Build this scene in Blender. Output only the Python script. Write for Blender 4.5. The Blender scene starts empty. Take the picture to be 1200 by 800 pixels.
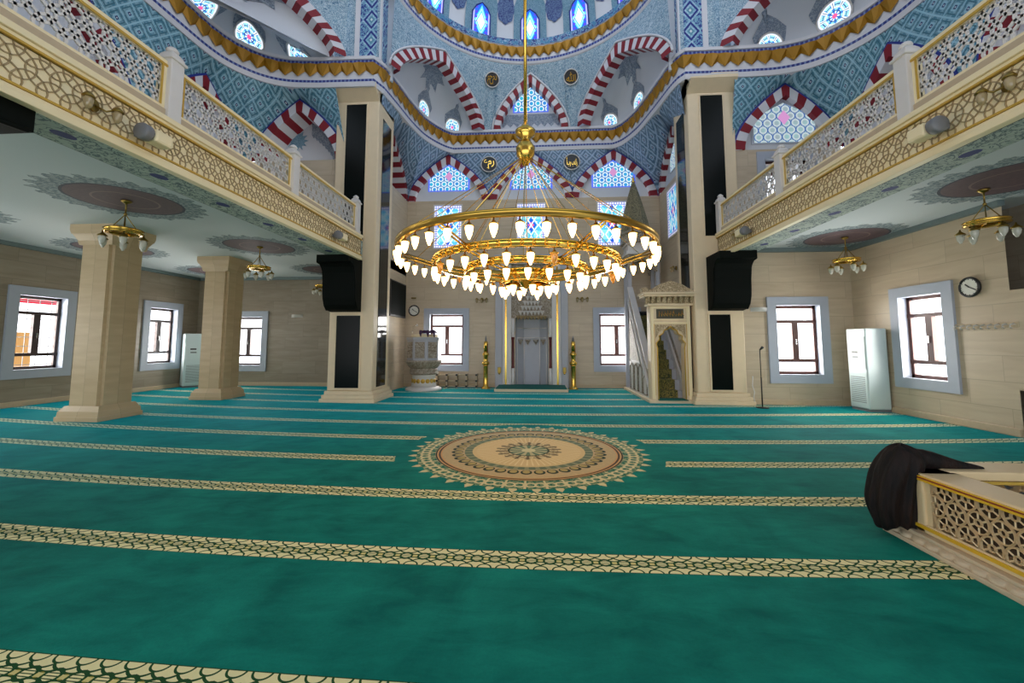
import bpy, math, random
from mathutils import Vector, Matrix
random.seed(7)
C = bpy.context.scene.collection
PI = math.pi
SKY_H, SKY_Z, WIN_P, WIN_COL = 2.6, 0.42, 105.0, (1.0, 0.96, 0.90)      # hazy bright horizon, dimmer zenith
X0 = -0.28          # axis of symmetry of the hall

# ------------------------------------------------------------------ node helpers
class V:
    """a float socket with operators"""
    def __init__(s, b, k): s.b, s.k = b, k
    def __add__(s, o): return s.b.m('ADD', s, o)
    __radd__ = __add__
    def __sub__(s, o): return s.b.m('SUBTRACT', s, o)
    def __rsub__(s, o): return s.b.m('SUBTRACT', o, s)
    def __mul__(s, o): return s.b.m('MULTIPLY', s, o)
    __rmul__ = __mul__
    def __truediv__(s, o): return s.b.m('DIVIDE', s, o)
    def __rtruediv__(s, o): return s.b.m('DIVIDE', o, s)
    def __pow__(s, o): return s.b.m('POWER', s, o)
    def __lt__(s, o): return s.b.m('LESS_THAN', s, o)
    def __gt__(s, o): return s.b.m('GREATER_THAN', s, o)
    def abs(s): return s.b.m('ABSOLUTE', s)
    def fract(s): return s.b.m('FRACT', s)
    def floor(s): return s.b.m('FLOOR', s)
    def sqrt(s): return s.b.m('SQRT', s)
    def sin(s): return s.b.m('SINE', s)
    def cos(s): return s.b.m('COSINE', s)

class B:
    def __init__(s, name):
        s.mat = bpy.data.materials.new(name); s.mat.use_nodes = True
        s.nt = s.mat.node_tree; s.nt.nodes.clear()
        s.out = s.nt.nodes.new('ShaderNodeOutputMaterial')
    def n(s, t, **kw):
        x = s.nt.nodes.new(t)
        for k, v in kw.items(): setattr(x, k, v)
        return x
    def set(s, inp, v):
        if isinstance(v, V): s.nt.links.new(v.k, inp)
        elif hasattr(v, 'is_output'): s.nt.links.new(v, inp)
        elif isinstance(v, (tuple, list)):
            inp.default_value = tuple(v) + (1,) if len(v) == 3 and len(inp.default_value) == 4 else tuple(v)
        else: inp.default_value = v
    def m(s, op, a, b=None, c=None):
        x = s.n('ShaderNodeMath', operation=op)
        for i, v in enumerate((a, b, c)):
            if v is not None: s.set(x.inputs[i], v)
        return V(s, x.outputs[0])
    def mx(s, *a):
        r = a[0]
        for q in a[1:]: r = s.m('MAXIMUM', r, q)
        return r
    def mn(s, a, b): return s.m('MINIMUM', a, b)
    def clamp(s, a):
        return s.m('MINIMUM', s.m('MAXIMUM', a, 0.0), 1.0)
    def uv(s):
        t = s.n('ShaderNodeUVMap', uv_map='uv')
        x = s.n('ShaderNodeSeparateXYZ'); s.nt.links.new(t.outputs[0], x.inputs[0])
        return V(s, x.outputs[0]), V(s, x.outputs[1])
    def vec(s, x, y, z=0.0):
        c = s.n('ShaderNodeCombineXYZ')
        s.set(c.inputs[0], x); s.set(c.inputs[1], y); s.set(c.inputs[2], z)
        return c.outputs[0]
    def noise(s, vec, scale=1.0, detail=3.0, rough=0.5, dist=0.0):
        t = s.n('ShaderNodeTexNoise'); s.nt.links.new(vec, t.inputs['Vector'])
        t.inputs['Scale'].default_value = scale; t.inputs['Detail'].default_value = detail
        t.inputs['Roughness'].default_value = rough; t.inputs['Distortion'].default_value = dist
        return V(s, t.outputs[0])
    def voro(s, vec, scale=1.0, feature='F1'):
        t = s.n('ShaderNodeTexVoronoi', feature=feature); s.nt.links.new(vec, t.inputs['Vector'])
        t.inputs['Scale'].default_value = scale
        return V(s, t.outputs[0])
    def mix(s, f, a, b):
        x = s.n('ShaderNodeMix', data_type='RGBA')
        s.set(x.inputs[0], f); s.set(x.inputs[6], a); s.set(x.inputs[7], b)
        return x.outputs[2]
    def bsdf(s, color, rough=0.6, metal=0.0, bump=None, bs=0.3, bd=0.01, emis=None, es=0.0, spec=0.5, sheen=0.0, coat=0.0, sheen_tint=(1.0, 1.0, 1.0)):
        p = s.n('ShaderNodeBsdfPrincipled')
        s.set(p.inputs['Base Color'], color); s.set(p.inputs['Roughness'], rough); s.set(p.inputs['Metallic'], metal)
        p.inputs['Specular IOR Level'].default_value = spec
        if sheen: p.inputs['Sheen Weight'].default_value = sheen; p.inputs['Sheen Roughness'].default_value = 0.16; p.inputs['Sheen Tint'].default_value = sheen_tint+(1,)
        if coat: p.inputs['Coat Weight'].default_value = coat
        if emis is not None: s.set(p.inputs['Emission Color'], emis); s.set(p.inputs['Emission Strength'], es)
        if bump is not None:
            bp = s.n('ShaderNodeBump'); bp.inputs['Strength'].default_value = bs; bp.inputs['Distance'].default_value = bd
            s.set(bp.inputs['Height'], bump); s.nt.links.new(bp.outputs[0], p.inputs['Normal'])
        s.nt.links.new(p.outputs[0], s.out.inputs[0]); return s.mat
    def emit(s, color, strength):
        e = s.n('ShaderNodeEmission'); s.set(e.inputs[0], color); s.set(e.inputs[1], strength)
        s.nt.links.new(e.outputs[0], s.out.inputs[0]); return s.mat

def rgb(r, g, b):
    f = lambda c: (c/255/12.92) if c/255 <= 0.04045 else ((c/255+0.055)/1.055)**2.4
    return (f(r), f(g), f(b))

def plain(name, col, rough=0.6, metal=0.0, var=0.0, scale=6.0, **kw):
    b = B(name)
    if var:
        u, v = b.uv(); n = b.noise(b.vec(u, v), scale, 4)
        col = b.mix(n, tuple(c*(1-var) for c in col), tuple(min(1, c*(1+var)) for c in col))
    return b.bsdf(col, rough, metal, **kw)

# ------------------------------------------------------------------ materials
M = {}
M['cream'] = plain('cream_marble', rgb(232, 212, 178), 0.45, var=0.06)
M['creamp'] = plain('cream_paint', rgb(246, 230, 188), 0.5, var=0.04)
M['white'] = plain('white_plaster', rgb(206, 211, 219), 0.7, var=0.03, scale=2)
M['stonew'] = plain('white_stone', rgb(222, 218, 214), 0.5, var=0.05)
M['greystone'] = plain('grey_stone', rgb(182, 184, 192), 0.5, var=0.06)
M['bluestone'] = plain('blue_grey_surround', rgb(174, 182, 196), 0.5, var=0.04)
M['gold'] = plain('brass', (0.78, 0.5, 0.1), 0.22, 1.0)
M['goldp'] = plain('gold_paint', rgb(206, 166, 66), 0.45, 0.15)
M['goldy'] = plain('bright_gold_paint', rgb(226, 176, 40), 0.4, 0.1)
M['brass_unlit'] = plain('unlit_side_brass', (0.5, 0.31, 0.06), 0.3, 1.0)  # darker brass copy; paints the unlit outside of the outer chandelier ring
M['golddark'] = plain('old_brass', (0.33, 0.23, 0.06), 0.35, 1.0)
M['muq'] = plain('gilded_plaster', rgb(158, 114, 18), 0.42, 0.35, var=0.15, scale=5)
M['red'] = plain('red_voussoir', rgb(132, 18, 34), 0.6, var=0.12, scale=3)
M['vwhite'] = plain('white_voussoir', rgb(214, 214, 220), 0.6, var=0.03)
M['blue'] = plain('cobalt_line', rgb(34, 52, 140), 0.5)
M['wood'] = plain('brown_frame', rgb(92, 52, 44), 0.4, var=0.1)
M['wooddark'] = plain('dark_brown_frame', rgb(58, 38, 36), 0.4, var=0.1)
M['black'] = plain('black_plastic', (0.012, 0.012, 0.013), 0.4)
M['appl'] = plain('white_enamel', rgb(206, 222, 222), 0.35)
M['grille'] = plain('grey_grille', rgb(120, 128, 130), 0.5)
M['darkred'] = plain('dark_red_stone', rgb(96, 26, 26), 0.3)
M['taupe'] = plain('taupe_relief', rgb(170, 148, 108), 0.5)
M['silver'] = plain('chrome', (0.6, 0.6, 0.6), 0.25, 1.0)
M['purple'] = plain('purple_cloth', rgb(60, 30, 70), 0.8)
M['clockface'] = plain('clock_face', rgb(225, 225, 215), 0.5)
M['frost'] = plain('frosted_glass', rgb(206, 206, 194), 0.12, spec=0.7)
M['smoky'] = plain('smoky_glass', rgb(168, 150, 112), 0.15, spec=0.7)
M['amber'] = plain('amber_glass', rgb(214, 150, 70), 0.1, spec=0.7)
M['gray'] = plain('gray_metal', rgb(120, 122, 126), 0.45)
M['beigetile'] = plain('beige_base', rgb(196, 176, 146), 0.5, var=0.1, scale=12)
M['redline'] = plain('red_line', rgb(140, 40, 30), 0.5)

def mk_bulb():
    b = B('lit_bulb_glass'); return b.emit((1.0, 0.62, 0.24), 9.0)
M['bulb'] = mk_bulb()

def mk_granite():
    b = B('black_granite'); u, v = b.uv()
    n = b.noise(b.vec(u, v), 3.0, 5, 0.6, 0.6)
    c = b.mix(b.clamp((n-0.45)*3), (0.003, 0.004, 0.004), (0.008, 0.022, 0.016))
    return b.bsdf(c, 0.08, spec=0.3)
M['granite'] = mk_granite()
M['granitem'] = plain('black_granite_front', (0.004, 0.006, 0.005), 0.2, spec=0.1)
M['parapet'] = plain('tan_cream_stone', rgb(222, 196, 152), 0.5, var=0.05)
M['blackstone'] = plain('black_stone', (0.006, 0.008, 0.007), 0.6, spec=0.05)

def mk_marble(name, c1, c2, bw=1.25, bh=0.62):
    b = B(name); u, v = b.uv()
    row = (v/bh).floor()
    uu = u + row*0.47*bw
    col = (uu/bw).floor()
    rnd = ((row*12.9898 + col*78.233).sin()*43758.5453).fract()
    ey = b.mn((v/bh).fract(), 1.0-(v/bh).fract())*bh
    ex = b.mn((uu/bw).fract(), 1.0-(uu/bw).fract())*bw
    joint = b.mx(ey < 0.006, ex < 0.005)
    vein = b.noise(b.vec(u*0.7 + rnd*9.0, v*5.0 + rnd*20.0), 1.4, 4, 0.5, 0.8)
    f = b.clamp((vein-0.25)*1.6 + (rnd-0.5)*0.3)
    c = b.mix(f, c1, c2)
    c = b.mix(joint*0.4, c, tuple(x*0.5 for x in c1))
    return b.bsdf(c, 0.36, bump=joint*-1.0, bs=0.2, bd=0.004)
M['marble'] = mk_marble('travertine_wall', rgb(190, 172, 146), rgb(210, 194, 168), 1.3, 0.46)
M['marble_shade'] = mk_marble('shaded_travertine_wall', rgb(140, 128, 110), rgb(166, 154, 136), 1.3, 0.46)  # darker travertine copy; the shade under the left gallery is in its colour
M['colmarble'] = mk_marble('column_marble', rgb(196, 172, 136), rgb(216, 194, 158), 4.0, 9.0)

def mk_carpet():
    b = B('mosque_carpet'); x, y = b.uv()
    cream = rgb(240, 230, 172); green = rgb(0, 116, 104); dark = rgb(0, 62, 56)
    pn = b.noise(b.vec(x*1.0, y*0.55), 1.3, 4, 0.6, 0.8)
    pn2 = b.noise(b.vec(x*0.9+y*0.8, y*2.2-x*0.4), 2.2, 5, 0.65, 0.4)
    pn3 = b.noise(b.vec(x, y), 60, 2, 0.5)
    base = b.mix(b.clamp((pn*0.45+pn2*0.55-0.37)*3.8), rgb(4, 104, 92), rgb(22, 142, 122))
    base = b.mix(pn3*0.25, base, dark)
    # rows for prayer, slightly bowed as laid
    yy = y - 0.0085*x*x
    q = ((yy-0.66)/1.258 + 0.5).fract()
    d = (q-0.5)*1.258
    k = b.m('GREATER_THAN', yy, 1.3)
    cx_, cy_ = x-(-0.17), y-6.3
    r = (cx_*cx_+cy_*cy_).sqrt()
    inb = (d.abs() < 0.125)*k*b.mx(r > 1.93, yy < 4.8)
    p = 0.135
    def ring(off, yc):
        fx = ((x/p+off).fract()-0.5)*p
        fy = d-yc
        return (fx*fx+fy*fy).sqrt()
    ln = lambda rr, R, w: ((rr-R).abs() < w)
    r0 = ring(0.0, 0.0)
    bars = (r0 < 0.04)*b.mx((d.abs() < 0.003), ((d.abs()-0.018).abs() < 0.003))
    arcs = b.mx(ln(ring(0.0, 0.125), 0.088, 0.007), ln(ring(0.0, -0.125), 0.088, 0.007), ln(ring(0.5, 0.125), 0.105, 0.007), ln(ring(0.5, -0.125), 0.105, 0.007), ln(ring(0.5, 0.125), 0.05, 0.006), ln(ring(0.5, -0.125), 0.05, 0.006))
    rings = b.mx(ln(r0, 0.043, 0.008), arcs, bars, (d.abs() > 0.119))
    fill = ring(0.5, 0.0) < 0.02
    sc = b.mix(rings, cream, rgb(34, 76, 40))
    sc = b.mix(fill*0.45, sc, rgb(196, 176, 60))
    col = b.mix(inb, base, sc)
    # medallion
    R = r/1.76
    ang = b.m('ARCTAN2', cy_, cx_)
    a = ang/(2*PI)+0.5
    def lob(n, ph=0.0): return ((a*n+ph).fract()-0.5).abs()*2.0     # 0 centre .. 1 edge
    sage = rgb(128, 142, 104); cm = rgb(226, 196, 138); tan = rgb(200, 174, 126); dk = rgb(58, 62, 40); gry = rgb(150, 150, 112)
    l40, l40b = lob(40), lob(40, 0.5)
    wav = b.noise(b.vec(x, y), 22, 2)
    # outer fringe of palmettes
    edge = 0.93 + 0.07*(1.0-l40)*(1.0-l40)
    inside = R < edge
    loop = ((((l40-0.45)*(l40-0.45))*0.55 + ((R-0.86)*(R-0.86))*110.0).sqrt()-0.36).abs() < 0.10
    tip = (R > 0.93)*(l40 < 0.35)
    c_out = b.mix(b.mx(loop, (l40 > 0.88), tip), b.mix((wav > 0.5)*(R < 0.94), rgb(44, 110, 84), rgb(134, 150, 108)), rgb(220, 206, 154))
    col = b.mix(inside, col, c_out)
    # rope rings
    c_ring = b.mix(((R-0.745).abs() < 0.008), rgb(214, 164, 104), rgb(96, 70, 44))
    c_ring = b.mix(((R-0.772).abs() < 0.006), c_ring, rgb(60, 60, 40))
    col = b.mix(R < 0.78, col, c_ring)
    pet = ((l40b*l40b*0.5 + (R-0.60)*(R-0.60)*160.0).sqrt() < 0.62)
    petin = ((l40b*l40b*0.9 + (R-0.59)*(R-0.59)*260.0).sqrt() < 0.55)
    c_pet = b.mix(pet, tan, dk); c_pet = b.mix(petin, c_pet, rgb(188, 164, 100))
    c_pet = b.mix((wav > 0.56)*(R > 0.66), c_pet, rgb(208, 180, 130))
    col = b.mix(R < 0.725, col, c_pet)
    c_sc = b.mix(l40 < 0.6, gry, rgb(112, 122, 92))
    col = b.mix(R < 0.54, col, c_sc)
    c_cr = b.mix((lob(60) > 0.72)*(R < 0.44), cm, rgb(240, 216, 160))
    col = b.mix(R < 0.475, col, c_cr)
    c_in = b.mix(wav > 0.5, rgb(176, 150, 104), rgb(222, 200, 148))
    c_in = b.mix(lob(18) < 0.3, c_in, rgb(120, 100, 66))
    rin = 0.25+0.035*(1.0-lob(18))
    col = b.mix(b.m('LESS_THAN', R, rin), col, c_in)
    c_c = b.mix(lob(12) < 0.5, rgb(112, 130, 96), rgb(196, 186, 140))
    col = b.mix(R < 0.17, col, c_c)
    col = b.mix(((R-0.17).abs() < 0.008), col, rgb(80, 80, 52))
    col = b.mix(R < 0.06, col, rgb(220, 210, 160))
    bump = pn3*0.5+pn2*0.5
    return b.bsdf(col, 0.88, bump=bump, bs=0.35, bd=0.01, spec=0.1, sheen=1.0, sheen_tint=(0.0, 0.70, 1.0))  # cyan sheen tint paints the bluish window light on the far carpet
M['carpet'] = mk_carpet()
M['carpetplain'] = plain('green_carpet', rgb(6, 104, 96), 0.9, var=0.15)

def mk_ceiling():
    b = B('painted_ceiling'); x, y = b.uv()
    base = rgb(206, 216, 220)
    ax = (x+0.0).abs()
    # roundels in rows: |x| = 7.3 and 11.3, every 3.5 m
    fy = ((y-6.62)/3.5+0.5).fract()*3.5-1.75
    fx = b.mn((ax-7.3).abs(), (ax-11.4).abs())
    sgn = b.m('SUBTRACT', ax, 7.3)
    r = (fx*fx+fy*fy).sqrt()
    an = b.m('ARCTAN2', fy, fx)
    n = b.noise(b.vec(x, y), 9, 3)
    fr = 1.12+0.10*(an*24.0).sin()*0.6 + (n-0.5)*0.25
    tr = b.noise(b.vec(x, y), 18, 3)
    c = b.mix((r < fr)*(0.55+0.45*(tr > 0.5)), base, rgb(112, 132, 140))
    c = b.mix((r < 0.80), c, b.mix(tr, rgb(84, 70, 78), rgb(122, 100, 104)))
    c = b.mix(((r-0.80).abs() < 0.02), c, rgb(58, 66, 80))
    c = b.mix(((r-0.45).abs() < 0.015), c, rgb(140, 120, 116))
    return b.bsdf(c, 0.7)
M['ceil'] = mk_ceiling()

def mk_border():
    b = B('painted_floral_border'); x, y = b.uv()
    t = b.noise(b.vec(x, y), 6.0, 3, 0.6, 1.5)
    vine = ((t-0.5).abs() < 0.035)
    c = b.mix(vine, rgb(176, 192, 184), rgb(92, 114, 118))
    fy = ((y/1.15).fract()-0.5)*1.15; fx = x.abs()-5.25
    r = (fx*fx*1.6+fy*fy*0.7).sqrt()
    c = b.mix(r < 0.1, c, rgb(34, 52, 120))
    c = b.mix((fx.abs() > 0.27)*(fx.abs() < 0.30), c, rgb(90, 104, 100))
    return b.bsdf(c, 0.7)
M['border'] = mk_border()
M['ceiltrim'] = plain('grey_blue_moulding', rgb(112, 128, 130), 0.6, var=0.15, scale=9)

def mk_tile(name, ca, cb, cc, cell=0.44):
    b = B(name); u, v = b.uv()
    fu = ((u/cell).fract()-0.5).abs(); fv = ((v/cell).fract()-0.5).abs()
    dm = fu+fv
    gu = (((u/cell+0.5)).fract()-0.5).abs(); gv = (((v/cell+0.5)).fract()-0.5).abs()
    dm2 = gu+gv
    line = ((dm-0.5).abs() < 0.045)
    inner = b.mx(((dm-0.33).abs() < 0.035), ((dm2-0.33).abs() < 0.035))
    flo = b.mx(dm < 0.10, dm2 < 0.10)
    t = b.noise(b.vec(u, v), 14, 3, 0.6, 0.8)
    c = b.mix(b.clamp((t-0.42)*6), ca, cb)
    c = b.mix(inner, c, tuple(x*0.75 for x in cb))
    c = b.mix(line, c, tuple(min(1, x*1.25) for x in ca))
    c = b.mix(b.mx(dm < 0.2, dm2 < 0.2), c, tuple(min(1, x*1.2) for x in ca))
    c = b.mix(flo, c, cc)
    c = b.mix(b.mx(dm < 0.035, dm2 < 0.035), c, (0.8, 0.82, 0.85))
    return b.bsdf(c, 0.35)
M['tile'] = mk_tile('diamond_tile', rgb(150, 174, 200), rgb(86, 122, 156), rgb(44, 60, 112))
M['tilet'] = mk_tile('turquoise_diamond_tile', rgb(140, 180, 196), rgb(66, 128, 152), rgb(30, 58, 110))

def mk_tracery():
    b = B('floral_tracery_tile'); u, v = b.uv()
    t = b.noise(b.vec(u, v), 9.0, 3, 0.6, 2.2)
    t2 = b.voro(b.vec(u, v), 5.5)
    c = b.mix(((t-0.5).abs() < 0.04), rgb(120, 156, 178), rgb(186, 204, 214))
    c = b.mix(((t-0.40).abs() < 0.02), c, rgb(52, 92, 128))
    c = b.mix(t2 < 0.16, c, rgb(176, 196, 210))
    c = b.mix(t2 < 0.07, c, rgb(30, 46, 100))
    return b.bsdf(c, 0.4)
M['trac'] = mk_tracery()

def mk_bandblue():
    b = B('blue_lozenge_band'); u, v = b.uv()
    fu = (((u/0.5)).fract()-0.5).abs(); fv = (((v/0.62)).fract()-0.5).abs()
    dm = fu+fv
    t = b.noise(b.vec(u, v), 16, 2, 0.6, 1.0)
    c = b.mix(b.clamp((t-0.45)*8), rgb(120, 170, 196), rgb(176, 206, 222))
    c = b.mix(((dm-0.40).abs() < 0.07), c, rgb(24, 40, 132))
    c = b.mix(dm < 0.2, c, rgb(90, 146, 170))
    c = b.mix(dm < 0.08, c, rgb(214, 224, 230))
    c = b.mix((dm > 0.6)*(t > 0.5), c, rgb(30, 54, 140))
    return b.bsdf(c, 0.4)
M['bandblue'] = mk_bandblue()

def mk_bluestrip():
    b = B('blue_bead_strip'); u, v = b.uv()
    c = b.mix(((u/0.11).fract()-0.5).abs() < 0.2, rgb(30, 46, 128), rgb(110, 130, 180))
    return b.bsdf(c, 0.4)
M['bluestrip'] = mk_bluestrip()

def mk_bluefloral():
    b = B('blue_floral_strip'); u, v = b.uv()
    t = b.noise(b.vec(u, v), 8, 2, 0.6, 1.0)
    c = b.mix(t > 0.52, rgb(28, 60, 128), rgb(60, 130, 170))
    c = b.mix(((t-0.5).abs() < 0.02), c, rgb(170, 196, 216))
    return b.bsdf(c, 0.4)
M['bluefloral'] = mk_bluefloral()

def mk_carved(name, c1, c2, sc=14.0):
    b = B(name); u, v = b.uv()
    t = b.noise(b.vec(u, v), sc, 3, 0.6, 1.6)
    f = b.clamp(((t-0.5).abs()-0.02)*18)
    return b.bsdf(b.mix(f, c2, c1), 0.55, bump=f, bs=0.6, bd=0.02)
M['carved'] = mk_carved('carved_grey_stone', rgb(200, 190, 174), rgb(124, 106, 86))
M['carvedc'] = mk_carved('carved_cream_stone', rgb(226, 206, 170), rgb(150, 124, 86), 18)
M['ornament'] = mk_carved('grey_blue_arabesque', rgb(170, 182, 196), rgb(118, 134, 158), 10)
M['arabblue'] = mk_carved('cobalt_arabesque', rgb(40, 58, 128), rgb(120, 150, 190), 12)
M['rosetteb'] = mk_carved('turquoise_rosette', rgb(96, 146, 172), rgb(150, 184, 204), 14)
M['leopard'] = mk_carved('gold_green_runner', rgb(40, 60, 34), rgb(176, 158, 80), 16)

def mk_round_glass():
    b = B('round_stained_glass'); u, v = b.uv()     # unit disc
    r = (u*u+v*v).sqrt(); a = b.m('ARCTAN2', v, u)/(2*PI)+0.5
    l = ((a*8.0).fract()-0.5).abs()*2.0
    l2 = ((a*8.0+0.5).fract()-0.5).abs()*2.0
    c = b.mix(l < 0.5, (0.05, 0.30, 0.85), (0.35, 0.85, 1.0))
    c = b.mix((l2 < 0.35)*(r > 0.6), c, (0.9, 1.0, 1.0))
    c = b.mix(((r-0.55).abs() < 0.05), c, (0.8, 0.95, 1.0))
    c = b.mix((r < 0.32)*(l < 0.5), c, (0.85, 0.95, 1.0))
    c = b.mix(r < 0.16, c, (1.0, 0.12, 0.35))
    lead = b.mx((l > 0.92), ((r-0.34).abs() < 0.03), ((r-0.72).abs() < 0.03)*(l2 > 0.4))
    c = b.mix(lead, c, (0.03, 0.06, 0.25))
    c = b.mix(r > 0.88, c, (0.8, 0.85, 0.95))
    return b.emit(c, 1.15)
M['roundglass'] = mk_round_glass()

def mk_lattice_glass(name, hi, lo, strength):
    b = B(name); u, v = b.uv()                      # metres
    p = 0.25
    row = (v/(p*0.8)).floor()
    par = (row*0.5).fract()
    fx = ((u/p+par).fract()-0.5)*p; fy = ((v/(p*0.8)).fract()-0.5)*p*0.8
    r = (fx*fx+fy*fy).sqrt()
    n = b.noise(b.vec(u, v), 2.5, 1)
    c = b.mix(b.clamp((n-0.35)*3), lo, hi)
    c = b.mix(((r-0.085).abs() < 0.022), c, (0.8, 0.95, 1.0))
    c = b.mix(((r-0.12).abs() < 0.012), c, (0.08, 0.2, 0.6))
    return b.emit(c, strength)
M['latglass'] = mk_lattice_glass('blue_lattice_glass', (0.03, 0.62, 0.80), (0.04, 0.28, 0.80), 0.9)
M['latglassw'] = mk_lattice_glass('pale_lattice_glass', (0.45, 0.8, 0.82), (0.5, 0.62, 0.7), 0.6)
M['pinkglass'] = B('pink_glass').emit((0.75, 0.35, 0.7), 0.8)
M['edgeglass'] = B('violet_border_glass').emit((0.12, 0.2, 0.95), 0.9)
M['redglass'] = B('red_sign_board').emit((0.9, 0.08, 0.12), 1.0)

def mk_star_glass(name, s):
    b = B(name); u, v = b.uv()                      # metres from centre
    au, av = u.abs(), v.abs()
    q = ((u/0.55+0.5).fract()-0.5).abs()*0.55; w = ((v/0.8+0.5).fract()-0.5).abs()*0.8
    d1 = (q*1.45-w).abs(); 
    t = b.voro(b.vec(u, v), 9)
    c = b.mix((q+w*0.7) < 0.2, (0.10, 0.55, 0.95), (0.02, 0.12, 0.7))
    c = b.mix((q*1.0+w) < 0.12, c, (0.9, 0.12, 0.3))
    c = b.mix((w > 0.22)*(q > 0.10), c, (0.25, 0.75, 1.0))
    c = b.mix(((q-w*0.6).abs() < 0.025), c, (0.95, 0.97, 1.0))
    c = b.mix(((q+w*0.7-0.26).abs() < 0.022), c, (0.95, 0.95, 1.0))
    c = b.mix(t < 0.2, c, (0.8, 0.9, 1.0))
    bd = b.mx(au > 0.40, av > 0.70)
    dots = (((u/0.09).fract()-0.5).abs()+((v/0.09).fract()-0.5).abs()) < 0.42
    c = b.mix(bd, c, b.mix(dots, (0.25, 0.3, 0.7), (0.95, 0.95, 1.0)))
    return b.emit(c, s)
M['starglass'] = mk_star_glass('star_stained_glass', 1.15)
M['starglassw'] = mk_star_glass('pale_star_stained_glass', 0.7)

def mk_dome_glass():
    b = B('dome_stained_glass'); u, v = b.uv()      # metres from centre
    d = u.abs()*2.0+(v+0.05).abs()
    c = b.mix(d < 0.55, (0.02, 0.12, 0.9), (0.1, 0.6, 1.0))
    c = b.mix(d < 0.30, c, (0.9, 1.0, 1.0))
    fy = ((v/0.16).fract()-0.5)*0.16; fx = u.abs()-0.2
    c = b.mix((fx*fx+fy*fy).sqrt() < 0.045, c, (0.1, 0.05, 0.75))
    c = b.mix(u.abs() > 0.27, c, (0.42, 0.4, 0.95))
    c = b.mix(((d-0.42).abs() < 0.02), c, (0.6, 0.95, 1.0))
    return b.emit(c, 1.5)
M['domeglass'] = mk_dome_glass()

def mk_glass():
    b = B('clear_pane')
    t = b.n('ShaderNodeBsdfTransparent'); t.inputs[0].default_value = (0.96, 0.97, 0.98, 1)
    g = b.n('ShaderNodeBsdfGlossy'); g.inputs['Roughness'].default_value = 0.03
    mxn = b.n('ShaderNodeMixShader')
    mxn.inputs[0].default_value = 0.05; b.nt.links.new(t.outputs[0], mxn.inputs[1]); b.nt.links.new(g.outputs[0], mxn.inputs[2])
    b.nt.links.new(mxn.outputs[0], b.out.inputs[0]); return b.mat
M['glass'] = mk_glass()

def mk_coat():
    b = B('dark_coat_cloth'); u, v = b.uv()
    n = b.noise(b.vec(u*1.0, v*0.3), 9, 4)
    return b.bsdf(b.mix(b.clamp((n-0.4)*3), (0.002, 0.0013, 0.0013), (0.020, 0.008, 0.005)), 0.75, spec=0.3, bump=b.noise(b.vec(u, v*0.25), 14, 4, 0.6), bs=0.9, bd=0.03)  # lighter brown streaks paint highlights into the cloth colour
M['coat'] = mk_coat()

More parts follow.
